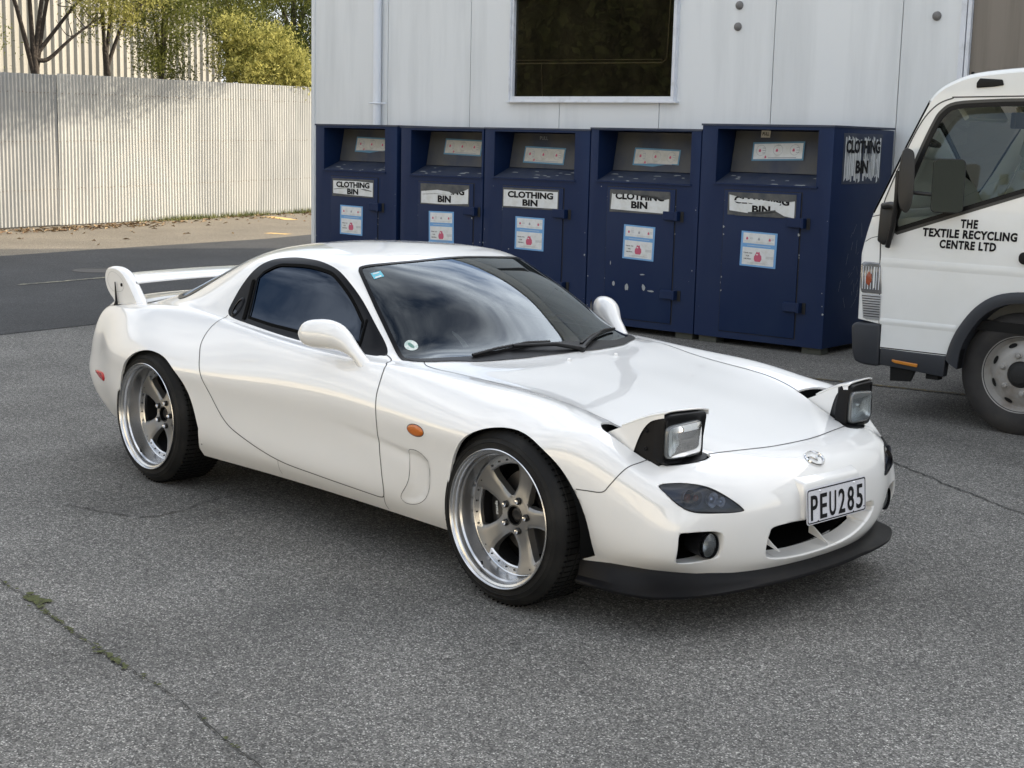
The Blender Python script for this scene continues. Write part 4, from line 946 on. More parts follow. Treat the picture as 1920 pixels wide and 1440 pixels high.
for s,tr,gl in parts:
    ring('weather_strip',GLS,.012,M_matte,tr,'side',s,off=.0015)
    # vertical bar, mirror triangle, handle in the rear corner
    seam('division_bar',[(-1.862,.826),(-1.925,.995)],.022,M_matte,tr,'side',s,off=.004)
    seam('division_bar',[(-1.025,.800),(-1.065,.905)],.010,M_matte,tr,'side',s,off=.003)
    hb=[]
    cx,cz=-1.952,.873
    V=[];F=[]; n=28
    for i in range(n):
        a=2*math.pi*i/n; x=cx+.030*math.cos(a)+.012*math.sin(a)*.5; z=cz+.043*math.sin(a); h,nn=onside(x,z,s); h=h or Vector((x,s*.65,z))
        x2=cx+.022*math.cos(a)+.012*math.sin(a)*.5; z2=cz+.034*math.sin(a); h2,n2=onside(x2,z2,s); h2=h2 or Vector((x2,s*.65,z2))
        V+=[h+Vector((0,s*.002,0)),h2+Vector((0,s*.006,0)),h2+Vector((0,s*.001,0))]
    for i in range(n):
        j=(i+1)%n; F+=[(3*i,3*j,3*j+1,3*i+1),(3*i+1,3*j+1,3*j+2,3*i+2)]
    F.append(tuple(3*i+2 for i in range(n)))
    mesh('door_handle',V,F,M_trim,doors[s],smooth=50)
    seam('handle_pull',[(cx-.012,cz-.022),(cx+.010,cz-.024)],.016,mat('handle_gloss',(.03,.03,.032),.12) if 'handle_gloss' not in bpy.data.materials else bpy.data.materials['handle_gloss'],doors[s],'side',s,off=.004)
def decal(name,pts,view,m,parent,off,s=1):
    V=[]
    for q in pts:
        h,n=ontop(q[0],q[1]) if view=='top' else onside(q[0],q[1],s) if view=='side' else onfront(q[0],q[1]); V.append(h+n*off)
    return mesh(name,V,[tuple(range(len(V)))],m,parent)
decal('registration_sticker',[(-1.236,-.468),(-1.225,-.425),(-1.185,-.435),(-1.196,-.480)],'top',mat('sticker_cyan',(.10,.42,.52),.4),wsg,.0015)
decal('sticker_print',[(-1.229,-.463),(-1.222,-.435),(-1.215,-.437),(-1.222,-.465)],'top',M_paper,wsg,.0022)
decal('sticker_print',[(-1.205,-.470),(-1.199,-.442),(-1.190,-.444),(-1.196,-.472)],'top',M_paper,wsg,.0022)
decal('round_sticker',[(-.822+.030*math.cos(a),-.585+.026*math.sin(a)) for a in np.linspace(0,6.283,25)[:-1]],'top',mat('sticker_green_white',(.40,.50,.46),.4,noise=(60,(.62,.66,.62),.45,.55,(1,1,1))),wsg,.0015)
decal('sticker_print',[(-.822+.018*math.cos(a),-.585+.008*math.sin(a)) for a in np.linspace(0,6.283,17)[:-1]],'top',mat('sticker_green',(.10,.22,.18),.5),wsg,.0022)

# --- pop-up headlights
def strip3(name,rows,m,parent,smooth=50,closed=False):
    V=[];F=[];n=len(rows[0])
    for r in rows: V+=r
    for i in range(len(rows)-1):
        for k in range(n-1 if not closed else n): F.append((i*n+k,i*n+(k+1)%n,(i+1)*n+(k+1)%n,(i+1)*n+k))
    return mesh(name,V,F,m,parent,smooth=smooth)
def popup(s):
    S=lambda p:(p[0],p[1]*s,p[2])
    outer=[(.303,.656),(.345,.666),(.40,.660),(.45,.648),(.50,.636),(.545,.624)]
    inner=[(.300,.543),(.33,.532),(.37,.516),(.44,.485),(.51,.450),(.566,.420)]
    # top skin from the hinge up to the visor
    n=41
    def edge(P,t):
        Q=cr(P,6); k=t*(len(Q)-1); i=min(int(k),len(Q)-2); f=k-i; return (Q[i][0]*(1-f)+Q[i+1][0]*f,Q[i][1]*(1-f)+Q[i+1][1]*f)
    def top(x,u):                                  # height of the lid
        return float(np.interp(x,[.30,.38,.46,.50,.56,.60],[.656,.694,.732,.748,.765,.772]))
    rows=[]
    for i in range(n):
        t=i/(n-1); o=edge(outer,t); q=edge(inner,t); r=[]
        for k in range(9):
            u=k/8; x=o[0]+(q[0]-o[0])*u; y=o[1]+(q[1]-o[1])*u; z=top(x,u)-.007*(abs(2*u-1))**5-.010*u*t
            if t==1: x+=.002+.004*u
            r.append(S((x,y,z)))
        rows.append(r)
    lid=strip3('headlight_lid',rows[15:],M_paint,car,smooth=60)
    m=lid.modifiers.new('s','SOLIDIFY'); m.thickness=.006; m.offset=1 if s>0 else -1
    # skirts: white side walls, growing to a rim along the visor
    for side,P,kk in (('o',outer,0),('i',inner,8)):
        A=[];B=[]
        for i in range(n):
            t=i/(n-1); p=rows[i][kk]; x=p[0]
            cutx=.432 if side=='o' else .452
            zb=.585
            if x>cutx:
                f=(x-cutx)/.10; q_=p[2]-.013; zb=q_-(q_-.585)*max(0,1-f)**3.4
            A.append(p); B.append((p[0],p[1],min(zb,p[2]-.004)))
        w_=strip3('lid_side',[A,B],M_paint,lid,smooth=60)
    # black bezel body set just inside the lid
    bx0,bx1=.40,.556
    yo=lambda x:.660-.26*(x-.40); yi=lambda x:.492-.50*(x-.42)
    bm_=bmesh.new()
    def topz(x): return top(x,.5)-.016
    pr=[(.400,yo(.40)-.006),(.46,yo(.46)-.006),(.51,yo(.51)-.006),(.528,.620),(.531,.600),(.533,.560),(.535,.47),(.535,.440),(.533,.434),(.50,yi(.5)+.006),(.46,yi(.46)+.006),(.40,yi(.4)+.006)]
    v0=[];v1=[]
    for x,y in pr: v0.append(bm_.verts.new(S((x,y,.56)))); v1.append(bm_.verts.new(S((x-.002,y,topz(x)-(.004 if y>.58 else 0)))))
    for i in range(len(pr)): j=(i+1)%len(pr); bm_.faces.new((v0[i],v0[j],v1[j],v1[i]))
    bm_.faces.new(v1); bm_.faces.new(v0[::-1]); bmesh.ops.recalc_face_normals(bm_,faces=bm_.faces[:])
    bz=from_bm('bezel',bm_,M_plas,lid,smooth=45)
    # visor lining under the lid edge and curved sill below the lens
    0 and strip3('visor',[[S((.53,.618,.744)),S((.545,.55,.752)),S((.560,.47,.757)),S((.572,.420,.760))],[S((.545,.615,.738)),S((.566,.55,.747)),S((.575,.47,.752)),S((.579,.420,.757))],[S((.548,.604,.716)),S((.560,.55,.722)),S((.562,.47,.728)),S((.560,.425,.728))]],M_plas,lid,smooth=50)
    sill=cr([(.45,.646),(.500,.624),(.545,.586),(.576,.533),(.590,.483),(.590,.443),(.572,.416)],4)
    ra=[];rb_=[];rc_=[];rd=[]
    for x,y in sill:
        h,nn=ontop(x,y*s); z=h.z if h else .58
        ra.append((x-.002,y*s,z-.012)); rb_.append((x-.003,y*s,z-.001)); rc_.append((x-.010,(y-.006*(y-.5)*4)*s,z+.001)); rd.append((x*.25+.75*.535,(y*.4+.6*.53)*s,z+.006))
    strip3('sill_panel',[ra,rb_,rc_,rd],M_plas,lid,smooth=50)
    for (x,y,z) in ((.425,.0,.690),(.425,.0,.627)):
        V,F=lathe_vf([(.008,0),(.006,-.004),(.003,-.003),(.001,-.001)],12); sc=mesh('screw',V,F,M_trim,lid,smooth=True); sc.scale=(1,1 if s<0 else -1,1); sc.location=(x+.055,s*(yo(x+.055)-.004),z)
    # lens: rounded rectangle, slightly domed
    cy,cz,hw,hh=.533,.6585,.082,.058
    def rr(k,fx,inset=0,dx=0):
        a=2*math.pi*k/48; c,si=math.cos(a),math.sin(a); e=.30
        y=(hw-inset)*math.copysign(abs(c)**e,c); z=(hh-inset)*math.copysign(abs(si)**e,si)
        yy=cy+y; z=z*(1-.10*(y/hw)*1.0 if z>0 else 1)     # taller towards the inner side
        x=.568-.22*(yy-cy)**1*.35-1.2*(y*y)*.6+dx
        return S((x,yy,cz+z))
    R0=[rr(k,0,-.003,-.010) for k in range(48)]; R1=[rr(k,0,-.002,-.002) for k in range(48)]; R2=[rr(k,0,.001,.002) for k in range(48)]; R3=[rr(k,0,.004,.003) for k in range(48)]
    strip3('lens_rim',[R0,R1,R2,R3],mat('lens_edge',(.12,.13,.135),.2,coat=1) if 'lens_edge' not in bpy.data.materials else bpy.data.materials['lens_edge'],lid,smooth=60,closed=True)
    rows=[R3]
    for q in (.018,.030,.043,.053): rows.append([rr(k,0,q,.007+.05*q) for k in range(48)])
    ln=strip3('lens',rows,M_lens,lid,smooth=60,closed=True); 
    b3=bmesh.new(); b3.from_mesh(ln.data); 
    b3.verts.ensure_lookup_table(); b3.faces.new([b3.verts[4*48+k] for k in range(48)]); b3.to_mesh(ln.data); b3.free()
    ln.data.polygons.foreach_set('use_smooth',[True]*len(ln.data.polygons))
    # black frame from the lens edge out to the edge of the pod
    def fo(k,dx,gr):
        a=2*math.pi*k/48; c,si=math.cos(a),math.sin(a); e=.24
        yh=(.093 if c>0 else .103)+gr; zt=top(.55,.5)-.010-cz; zh=(zt if si>0 else .080)+gr
        y=yh*math.copysign(abs(c)**e,c); z=zh*math.copysign(abs(si)**e,si)
        x=.552-.077*y+dx+(.014*max(0,z/zt)*max(0,-y/.103)**2 if si>0 else 0)+(.010 if si>0 else 0)*abs(si)**2
        return S((x,cy+y,cz+z))
    strip3('bezel_frame',[[rr(k,0,-.001,-.008) for k in range(48)],[fo(k,-.004,-.012) for k in range(48)],[fo(k,.004,-.003) for k in range(48)],[fo(k,-.002,0) for k in range(48)],[fo(k,-.045,0) for k in range(48)]],M_plas,lid,smooth=45,closed=True)
    # reflector bowl and fluting behind the lens
    RB=[[rr(k,0,.003,-.001) for k in range(48)]]
    for q,dx in ((.011,-.010),(.030,-.019),(.044,-.024),(.053,-.026)): RB.append([rr(k,0,q,dx) for k in range(48)])
    rb=strip3('reflector',RB,M_refl,lid,smooth=70,closed=True)
    b3=bmesh.new(); b3.from_mesh(rb.data); b3.verts.ensure_lookup_table(); b3.faces.new([b3.verts[4*48+k] for k in range(48)]); b3.to_mesh(rb.data); b3.free()
    bulb=tube('bulb',[S((.535,cy,cz)),S((.555,cy,cz))],[.009,.007],M_chrome,lid,seg=12)
    fl_=bmesh.new()
    for k in range(22):
        y=cy-.066+.006*k; box_bm(fl_,S((.5695-.077*(y-cy)-.72*(y-cy)**2-.0005,y,cz-.004)),(.0015,.0012,.082))
    from_bm('lens_fluting',fl_,M_lens,lid)
    # bucket under the aperture
    V=[];F=[];P=sgn(POP,s); n=len(P)
    for x,y in P:
        h,nn=ontop(x,y); z=h.z if h else .6
        V+=[(x,y,z-.0075),(x,y,.50)]
    for i in range(n): j=(i+1)%n; F.append((2*i,2*j,2*j+1,2*i+1))
    F.append(tuple(2*i+1 for i in range(n)))
    mesh('bucket',V,F,M_matte,lid)
    return lid
for s in (-1,1): popup(s)
# --- parking lamps: bucket, reflector bowls, bulbs; fog lamps
for s in (1,-1):
    L_=[(y*(-s),z) for y,z in LAMP] ; lp=lamps[s]; V=[];F=[];n=len(L_)
    cy=sum(p[0] for p in L_)/n; cz=sum(p[1] for p in L_)/n
    for y,z in L_:
        h,nn=onfront(y,z); V+=[h+Vector((-.004,0,0)),Vector((h.x-.045,cy+(y-cy)*.93,cz+(z-cz)*.9))]
    for i in range(n): j=(i+1)%n; F.append((2*i,2*j,2*j+1,2*i+1))
    F.append(tuple(2*i+1 for i in range(n)))
    mesh('lamp_housing',V,F,mat('lamp_grey',(.20,.225,.28),.35) if 'lamp_grey' not in bpy.data.materials else bpy.data.materials['lamp_grey'],lp)
    for (y,z,r,mm) in ((.600,.482,.030,M_orb),(.572,.480,.024,M_orb),(.520,.472,.027,M_refl),(.492,.463,.018,M_refl)):
        h,nn=onfront(s*y,z)
        V,F=lathe_vf([(r,0),(r*.96,.004),(r*.72,.018),(r*.3,.026),(.001,.027)],24)
        o=mesh('reflector_bowl',[(-b_,a_,c_) for a_,b_,c_ in V],F,M_refl if mm is M_refl else mat('bowl_grey',(.13,.13,.16),.3,metal=.3) if 'bowl_grey' not in bpy.data.materials and mm is M_orb else (M_refl if mm is M_refl else bpy.data.materials['bowl_grey']),lp,smooth=True)
        o.location=(h.x-.014,s*y,z)
        tube('bulb',[(h.x-.030,s*y,z),(h.x-.018,s*y,z),(h.x-.013,s*y,z)],[r*.5,r*.5,r*.2],mm,lp,seg=14)
    # rim around the lens
    V=[];F=[]
    for y,z in L_:
        h,nn=onfront(y,z); d=Vector((0,y-cy,z-cz)).normalized(); V+=[h+nn*.001+d*.001,h+nn*.0025-d*.003,h+nn*.0005-d*.006]
    for i in range(n):
        j=(i+1)%n; F+=[(3*i,3*j,3*j+1,3*i+1),(3*i+1,3*j+1,3*j+2,3*i+2)]
    mesh('lamp_rim',V,F,M_plas,lp,smooth=60)
    # fog lamp
    fy,fz=.535,.318
    h,nn=onfront(s*fy,fz); fx=h.x
    V,F=lathe_vf([(.044,-.010),(.046,-.004),(.044,.002),(.040,.003)],36)
    fg=mesh('fog_lamp',[(-b_,a_,c_) for a_,b_,c_ in V],F,M_plas,car,smooth=50); fg.location=(fx-.012,s*fy,fz); fg.scale=(1,.82,1); fg.rotation_euler=(0,0,-s*R(8)*-1)
    V,F=lathe_vf([(.041,.001),(.030,-.005),(.016,-.008),(.001,-.009)],36); mesh('lens',[(-b_,a_,c_) for a_,b_,c_ in V],F,M_lens,fg,smooth=True)
    V,F=lathe_vf([(.041,.002),(.034,.022),(.02,.036),(.001,.042)],36); mesh('reflector',[(-b_,a_,c_) for a_,b_,c_ in V],F,M_refl,fg,smooth=True)
    b4=bmesh.new()
    for k in range(11):
        y=-.032+.0064*k; hh=math.sqrt(max(.040**2-y*y,0))*.9; box_bm(b4,(-.001,y,0),(.002,.0013,2*hh))
    from_bm('fluting',b4,M_lens,fg)
    tube('fog_bucket',[(fx-.09,s*fy,fz),(fx-.015,s*fy,fz)],[.035,.046],M_plas,bump,seg=24,cap=False)
    P=FOG if s<0 else mir(FOG); V=[];F=[];n=len(P); cy=sum(p[0] for p in P)/n
    for y,z in P:
        h,nn=onfront(y,z); V+=[(h.x-.0615,y,z),(.52,cy+(y-cy)*.9,z)]
    for i in range(n): j=(i+1)%n; F.append((2*i,2*j,2*j+1,2*i+1))
    F.append(tuple(2*i+1 for i in range(n)))
    mesh('fog_recess',V,F,M_matte,bump)
# mouth: black duct, radiator, guide vanes
V=[];F=[];n=len(INT)
for y,z in INT: V+=[(.705,y*.94,z+(.012 if z<.31 else 0)),(.42,y*.9,z+(.012 if z<.31 else 0))]
for i in range(n): j=(i+1)%n; F.append((2*i,2*j,2*j+1,2*i+1))
F.append(tuple(2*i+1 for i in range(n)))
mesh('air_duct',V,F,M_matte,bump)
tube('duct_pipe',[(.60,-.25,.34),(.62,-.12,.325),(.60,0,.34)],.012,M_plas,bump)
for y,hgt in ((-.245,.026),(.03,.026)):
    h,nn=onfront(y,.285)
    prism('guide_vane',[(h.x-.115,.262 if abs(y)<.2 else .272),(h.x-.018,.247 if abs(y)<.2 else .262),(h.x-.050,.262+hgt*.45),(h.x-.115,.268+hgt)],'y',0,0,M_paint,bump) if False else None
    z0=.236+.25*y*y*1.2
    bmv=bmesh.new(); P=[(h.x-.012,z0+.008),(h.x-.105,z0+.034),(h.x-.105,z0+.040+hgt),(h.x-.085,z0+.036+hgt*.8),(h.x-.045,z0+.02+hgt*.3)]
    a=[bmv.verts.new((x,y-.004,z)) for x,z in P]; b=[bmv.verts.new((x,y+.004,z)) for x,z in P]; bmv.faces.new(a); bmv.faces.new(b[::-1])
    for i in range(len(P)): bmv.faces.new((a[i],a[(i+1)%len(P)],b[(i+1)%len(P)],b[i]))
    bmesh.ops.recalc_face_normals(bmv,faces=bmv.faces[:]); from_bm('guide_vane',bmv,M_paint,bump)
# --- front lip
LP=cr([(.305,.752),(.45,.716),(.553,.658),(.643,.533),(.698,.408),(.733,.27),(.750,.14),(.756,0)],5)
LP=[(a,-b) for a,b in LP]+[(a,b) for a,b in LP[::-1]][1:]
rows=[];n=len(LP)
for i,(x,y) in enumerate(LP):
    t=Vector(LP[min(i+1,n-1)])-Vector(LP[max(i-1,0)]); nn=Vector((t.y,-t.x)).normalized()
    d=float(np.interp(abs(y),[0,.27,.42,.55,.66,.716,.75],[.026,.030,.050,.076,.086,.058,.030])); zt=.198+.030*max(0,(abs(y)-.40)/.35)**1.2 ; e=1
    r=[]
    for o_,z in ((-.030,zt+.012),(.002,zt+.006),(.004,zt-.002),(.008,zt-.012),(d*.50,.170),(d*.90,.160),(d,.155),(d*.98,.146),(d*.8,.142),(-.02,.142),(-.16,.145)):
        r.append((x+nn.x*o_*e if o_>0 else x+nn.x*o_,y+nn.y*o_*e if o_>0 else y+nn.y*o_,z))
    rows.append(r)
lipo=strip3('front_lip',rows,M_lip,car,smooth=40)
for y in (-.33,.33): seam('lip_joint',[(y,.20),(y*.98,.17)],.0025,M_gap,bump,'front',1) if False else None
# --- badge, plate
h,nn=onfront(-.012,.556); q=nn.to_track_quat('Z','Y')
def badge():
    V=[];F=[];n=40
    def el(k,r): a=2*math.pi*k/n; return (r*.047*math.cos(a),r*.036*math.sin(a)*(1-.10*math.sin(a)))
    P=[[(*el(k,1.0),.001),(*el(k,.95),.006),(*el(k,.88),.006),(*el(k,.83),.001)] for k in range(n)]
    for r in P: V+=r
    for k in range(n):
        for j in range(3): F.append((k*4+j,((k+1)%n)*4+j,((k+1)%n)*4+j+1,k*4+j+1))
    for sx in (1,-1):
        L=cr([(sx*.040,-.004),(sx*.030,-.002),(sx*.018,.008),(sx*.006,-.012),(0,-.016)],5) if False else cr([(sx*.041,.004),(sx*.030,.006),(sx*.018,.004),(sx*.008,-.008),(0,-.015)],5)
        b=len(V)
        for i,(x,y) in enumerate(L):
            w_=.0045*(1-.3*i/len(L)); V+=[(x,y+w_,.002),(x,y,.0065),(x,y-w_,.002)]
        for i in range(len(L)-1): F+=[(b+3*i,b+3*i+3,b+3*i+4,b+3*i+1),(b+3*i+1,b+3*i+4,b+3*i+5,b+3*i+2)]
    return V,F
V,F=badge(); bd=mesh('badge',V,F,M_chrome,car,smooth=40)
zax=nn.normalized(); yax=(Vector((0,0,1))-zax*zax.z).normalized(); xax=yax.cross(zax)
bd.matrix_world=Matrix((xax,yax,zax)).transposed().to_4x4(); bd.location=h+nn*.001
pb=bmesh.new()
vb=[(.700,-.205,.535),(.700,.205,.535),(.72,.19,.34),(.72,-.19,.34)]; vf=[(.806,-.168,.500),(.806,.168,.500),(.818,.170,.372),(.818,-.170,.372)]
a=[pb.verts.new(v) for v in vb]; b=[pb.verts.new(v) for v in vf]; pb.faces.new(b); 
for i in range(4): pb.faces.new((a[i],a[(i+1)%4],b[(i+1)%4],b[i]))
bmesh.ops.recalc_face_normals(pb,faces=pb.faces[:]); 
bmesh.ops.bevel(pb,geom=[e for e in pb.edges if all(v in b for v in e.verts) or ((e.verts[0] in b)!=(e.verts[1] in b))],offset=.012,segments=3,profile=.5,affect='EDGES')
from_bm('plate_plinth',pb,M_paint,bump,smooth=50)
def rrect(w_,h_,r,n=6):
    o=[]
    for cx,cy,a0 in ((w_/2-r,h_/2-r,0),(-w_/2+r,h_/2-r,90),(-w_/2+r,-h_/2+r,180),(w_/2-r,-h_/2+r,270)):
        for k in range(n+1): a=R(a0+90*k/n); o.append((cx+r*math.cos(a),cy+r*math.sin(a)))
    return o
M_pw=mat('plate_white',(.66,.66,.68),.35,noise=(200,(.58,.58,.62),.45,.6,(1,1,1)))
pl=prism('number_plate',rrect(.362,.126,.012),'x',-.001,.001,M_pw,car); pl.location=(.829,0,.4185); pl.rotation_euler=(0,R(-4.5),0)
O=rrect(.356,.120,.010); I=rrect(.347,.111,.007); V=[(.0016,y,z) for y,z in O]+[(.0016,y,z) for y,z in I]; n=len(O)
mesh('plate_border',V,[(i,(i+1)%n,n+(i+1)%n,n+i) for i in range(n)],M_ink,pl)
QP=Euler((R(90),0,R(90))).to_quaternion()
for i,ch in enumerate('PEU285'): text('character',ch,.115,M_ink,pl,(.0028,-.139+.0556*i,-.005),QP,fw=.040,fh=.088,bold=.012,ext=.0006)
for y in (-.105,.105):
    V,F=lathe_vf([(.005,0),(.004,-.003),(.001,-.004)],10); sc=mesh('plate_screw',[(-b_,a_,c_) for a_,b_,c_ in V],F,M_refl,pl,smooth=True); sc.location=(.001,y,.050)
for y,z in ((-.115,-.054),(.10,-.054),(.168,-.045)): box('plate_dot',(.001,y-.002,z-.002),(.0026,y+.002,z+.002),M_ink,pl)
# --- side lamps and fender scoop line
def bump_decal(name,outline,view,s,m,parent,hgt=.006):
    cx=sum(p[0] for p in outline)/len(outline); cz=sum(p[1] for p in outline)/len(outline); V=[];F=[];n=len(outline)
    for k,(sc,off) in enumerate(((1,0),(.92,hgt*.7),(.6,hgt),(.2,hgt*1.05))):
        for x,z in outline:
            h,nn=onside(cx+(x-cx)*sc,cz+(z-cz)*sc,s); V.append(h+nn*(off+.0006))
    for k in range(3):
        for i in range(n): j=(i+1)%n; F.append((k*n+i,k*n+j,(k+1)*n+j,(k+1)*n+i))
    F.append(tuple(3*n+i for i in range(n))); return mesh(name,V,F,m,parent,smooth=70)
for s in (1,-1):
    rpt=bump_decal('side_repeater',[(-.450+.050*math.cos(a),.570+.021*math.sin(a)) for a in np.linspace(0,6.283,29)[:-1]],'side',s,M_amber,car)
    seam('repeater_edge',[(-.450+.052*math.cos(a),.570+.0225*math.sin(a)) for a in np.linspace(0,6.283,20)[:-1]],.003,M_gap,rpt,'side',s,closed=True,res=3)
    bump_decal('rear_reflector',cr([(-3.105,.444),(-2.985,.455),(-2.935,.450),(-2.925,.425),(-2.960,.411),(-3.05,.422)],5,True),'side',s,M_red,car)
    seam('scoop_line',cr([(-.509,.474),(-.487,.489),(-.443,.488),(-.396,.466),(-.382,.421),(-.398,.345),(-.437,.299),(-.495,.271),(-.559,.262),(-.584,.281),(-.562,.312),(-.529,.351),(-.510,.407)],2,True),.0022,M_gap,shell,'side',s,closed=True,res=3)
# --- wipers, washer jets, cowl
M_wip=mat('wiper_black',(.008,.008,.009),.45,spec=.25)
cow=[]
def wsp(x,y,off=.012):
    h,nn=ontop(x,y); return tuple(h+nn*off)
def wiper(a,b,piv):
    arm=tube('wiper',[wsp(*piv,.012),wsp((piv[0]*.6+(a[0]+b[0])*.2),(piv[1]*.6+(a[1]+b[1])*.2),.028),wsp((a[0]+b[0])/2,(a[1]+b[1])/2,.022)],[.010,.009,.006],M_wip,car,seg=8)
    P=[wsp(a[0]+(b[0]-a[0])*t,a[1]+(b[1]-a[1])*t,.004) for t in np.linspace(0,1,14)]; Q=[tuple(Vector(p)+Vector((.002,0,.010))) for p in P]
    strip3('blade',[P,Q],M_wip,arm,smooth=False)
    tube('blade_frame',[tuple(Vector(P[0])+Vector((0,0,.010))),tuple(Vector(P[4])+Vector((0,0,.017))),tuple(Vector(P[9])+Vector((0,0,.017))),tuple(Vector(P[13])+Vector((0,0,.010)))],.006,M_wip,arm,seg=6)
    tube('pivot_cap',[wsp(*piv,-.005),wsp(*piv,.022)],.014,M_wip,arm,seg=12)
wiper((-.632,-.425),(-.612,-.01),(-.548,.115))
wiper((-.585,.15),(-.755,.545),(-.552,.125))
band=[]
for t in np.linspace(-1,1,41):
    y=t*.655; xw=np.interp(abs(y),[0,.204,.439,.61,.66],[-.549,-.558,-.602,-.690,-.755]); band.append((xw,y))
strip3('cowl',[[wsp(x-.030-.040*max(0,1-(y/.55)**2),y,.0035) for x,y in band],[wsp(x+.012,y,.004) for x,y in band]],M_plas,wsg,smooth=50)
for x,y in ((-.466,-.042),(-.464,.243)):
    h,nn=ontop(x,y); V,F=lathe_vf([(.011,0),(.010,-.005),(.006,-.010),(.001,-.011)],14); o=mesh('washer_jet',[(a_,c_,-b_) for a_,b_,c_ in V],F,M_paint,car,smooth=True); o.location=h; o.rotation_euler=(0,R(8),0)
# --- door mirrors
def mirror(s):
    sp=[(-1.152,.915,.857,.008,.008),(-1.146,.909,.857,.027,.022),(-1.134,.900,.857,.043,.038),(-1.112,.885,.858,.054,.050),(-1.080,.865,.859,.059,.057),(-1.046,.847,.859,.060,.060),(-1.012,.830,.852,.056,.058),(-.982,.815,.836,.045,.050),(-.952,.803,.813,.033,.042),(-.926,.794,.788,.025,.036),(-.905,.785,.765,.024,.036),(-.890,.774,.740,.026,.038),(-.880,.765,.715,.026,.038)]
    sp=[(a-.020,b-.028,c,d,e) for a,b,c,d,e in sp[:-4]]+[(-.942,.768,.790,.026,.037),(-.922,.762,.770,.026,.037),(-.908,.755,.752,.030,.042),(-.902,.748,.735,.038,.050)]; P=cr(sp,3); rows=[]
    for i,p in enumerate(P):
        a=np.array(P[min(i+1,len(P)-1)][:3])-np.array(P[max(i-1,0)][:3]); t=Vector(a).normalized(); fx=Vector((.64,.77,0)); fx=(fx-t*fx.dot(t)).normalized(); up=t.cross(fx).normalized()
        r=[]
        for k in range(24):
            an=2*math.pi*k/24; v=Vector(p[:3])+up*p[3]*math.sin(an)*(1.0)+fx*p[4]*math.cos(an)*(1.0 if math.cos(an)>0 else .75); r.append((v.x,v.y*s,v.z))
        rows.append(r)
    o=strip3('door_mirror',rows,M_paint,car,smooth=80,closed=True)
    b5_=bmesh.new(); b5_.from_mesh(o.data); b5_.verts.ensure_lookup_table(); b5_.faces.new([b5_.verts[k] for k in range(24)]); bmesh.ops.recalc_face_normals(b5_,faces=b5_.faces[:]); b5_.to_mesh(o.data); b5_.free(); o.data.polygons.foreach_set('use_smooth',[True]*len(o.data.polygons))
    V=[(-1.148+.042*math.cos(a)*.75,s*(.810-.042*math.cos(a)*.6),.860+.040*math.sin(a)) for a in np.linspace(0,6.283,33)[:-1]]
    mesh('mirror_glass',V,[tuple(range(32))],M_chrome,o)
for s in (-1,1): mirror(s)
# --- rear wing, aerial
def wing():
    root=None
    for s in (-1,1):
        P=cr([(-3.045,.782),(-3.12,.802),(-3.178,.850),(-3.200,.905),(-3.180,.950),(-3.11,.966),(-3.03,.952),(-2.965,.912),(-2.905,.850),(-2.86,.802),(-2.835,.783)],4)
        rows=[]
        for off,sc in ((-.030,.90),(-.022,.97),(-.008,1.0),(.008,1.0),(.022,.97),(.030,.90)):
            cx,cz=-3.02,.87; rows.append([(cx+(x-cx)*sc,s*(.625+off),cz+(z-cz)*sc if z>.80 else z) for x,z in P])
        V=[];F=[];n=len(P)
        for r in rows: V+=r
        for i in range(5):
            for k in range(n-1): F.append((i*n+k,i*n+k+1,(i+1)*n+k+1,(i+1)*n+k))
        F.append(tuple(range(n))); F.append(tuple(5*n+k for k in range(n))[::-1])
        o=mesh('wing_post',V,F,M_paint,root if root else car,smooth=50)
        if not root: root=o; o.name='rear_wing'
        seam_=cr([(-3.11,.845),(-3.155,.885),(-3.14,.93),(-3.09,.940),(-3.02,.915),(-2.99,.880),(-3.01,.850),(-3.06,.842)],3,True)
        V=[];F=[]
        for x,z in seam_: V+=[(x,s*.6565,z),(x*.975-3.07*.025,s*.6565,z*.975+.888*.025)]
        n2=len(seam_)
        for i in range(n2): j=(i+1)%n2; F.append((2*i,2*j,2*j+1,2*i+1))
        mesh('endplate_line',V,F,mat('grey_line',(.3,.3,.29),.5) if 'grey_line' not in bpy.data.materials else bpy.data.materials['grey_line'],root)
        tube('endplate_plug',[(-3.015,s*.652,.880),(-3.015,s*.658,.880)],.009,M_trim,root,seg=10)
    prof=[(-3.03,.893),(-3.045,.910),(-3.09,.925),(-3.16,.934),(-3.235,.938),(-3.25,.932),(-3.235,.922),(-3.16,.905),(-3.08,.888),(-3.04,.884)]
    rows=[]
    for y in np.linspace(-.61,.61,21): dz=.018*(1-(y/.61)**2); rows.append([(x+.09+.02*(1-(y/.61)**2),y,.905+(z-.912)*.62+dz) for x,z in cr(prof,3,True)])
    strip3('blade',rows,M_paint,root,smooth=60,closed=True)
    rows=[]
    for y in np.linspace(-.66,.66,25):
        xx=[]
        for x in np.linspace(-3.26,-2.93,9): h,nn=ontop(x,y); z=(h.z if h else .78); e=min(1,(x+3.26)/.03,(-2.93-x)/.05,( .66-abs(y))/.03); xx.append((x,y,z+.002+.018*max(0,e)))
        rows.append(xx)
    strip3('wing_base',rows,M_paint,root,smooth=60)
wing()
h,nn=ontop(-3.05,-.665); an=tube('aerial',[(h.x-.01,h.y,h.z-.004),(h.x-.005,h.y,h.z+.02),(h.x-.015,h.y,h.z+.115)],[.012,.006,.003],M_wip,car,seg=8)
decal('aerial_base',[(h.x-.035,h.y-.010),(h.x+.035,h.y-.006),(h.x+.035,h.y+.010),(h.x-.035,h.y+.008)],'top',M_wip,an,.002)
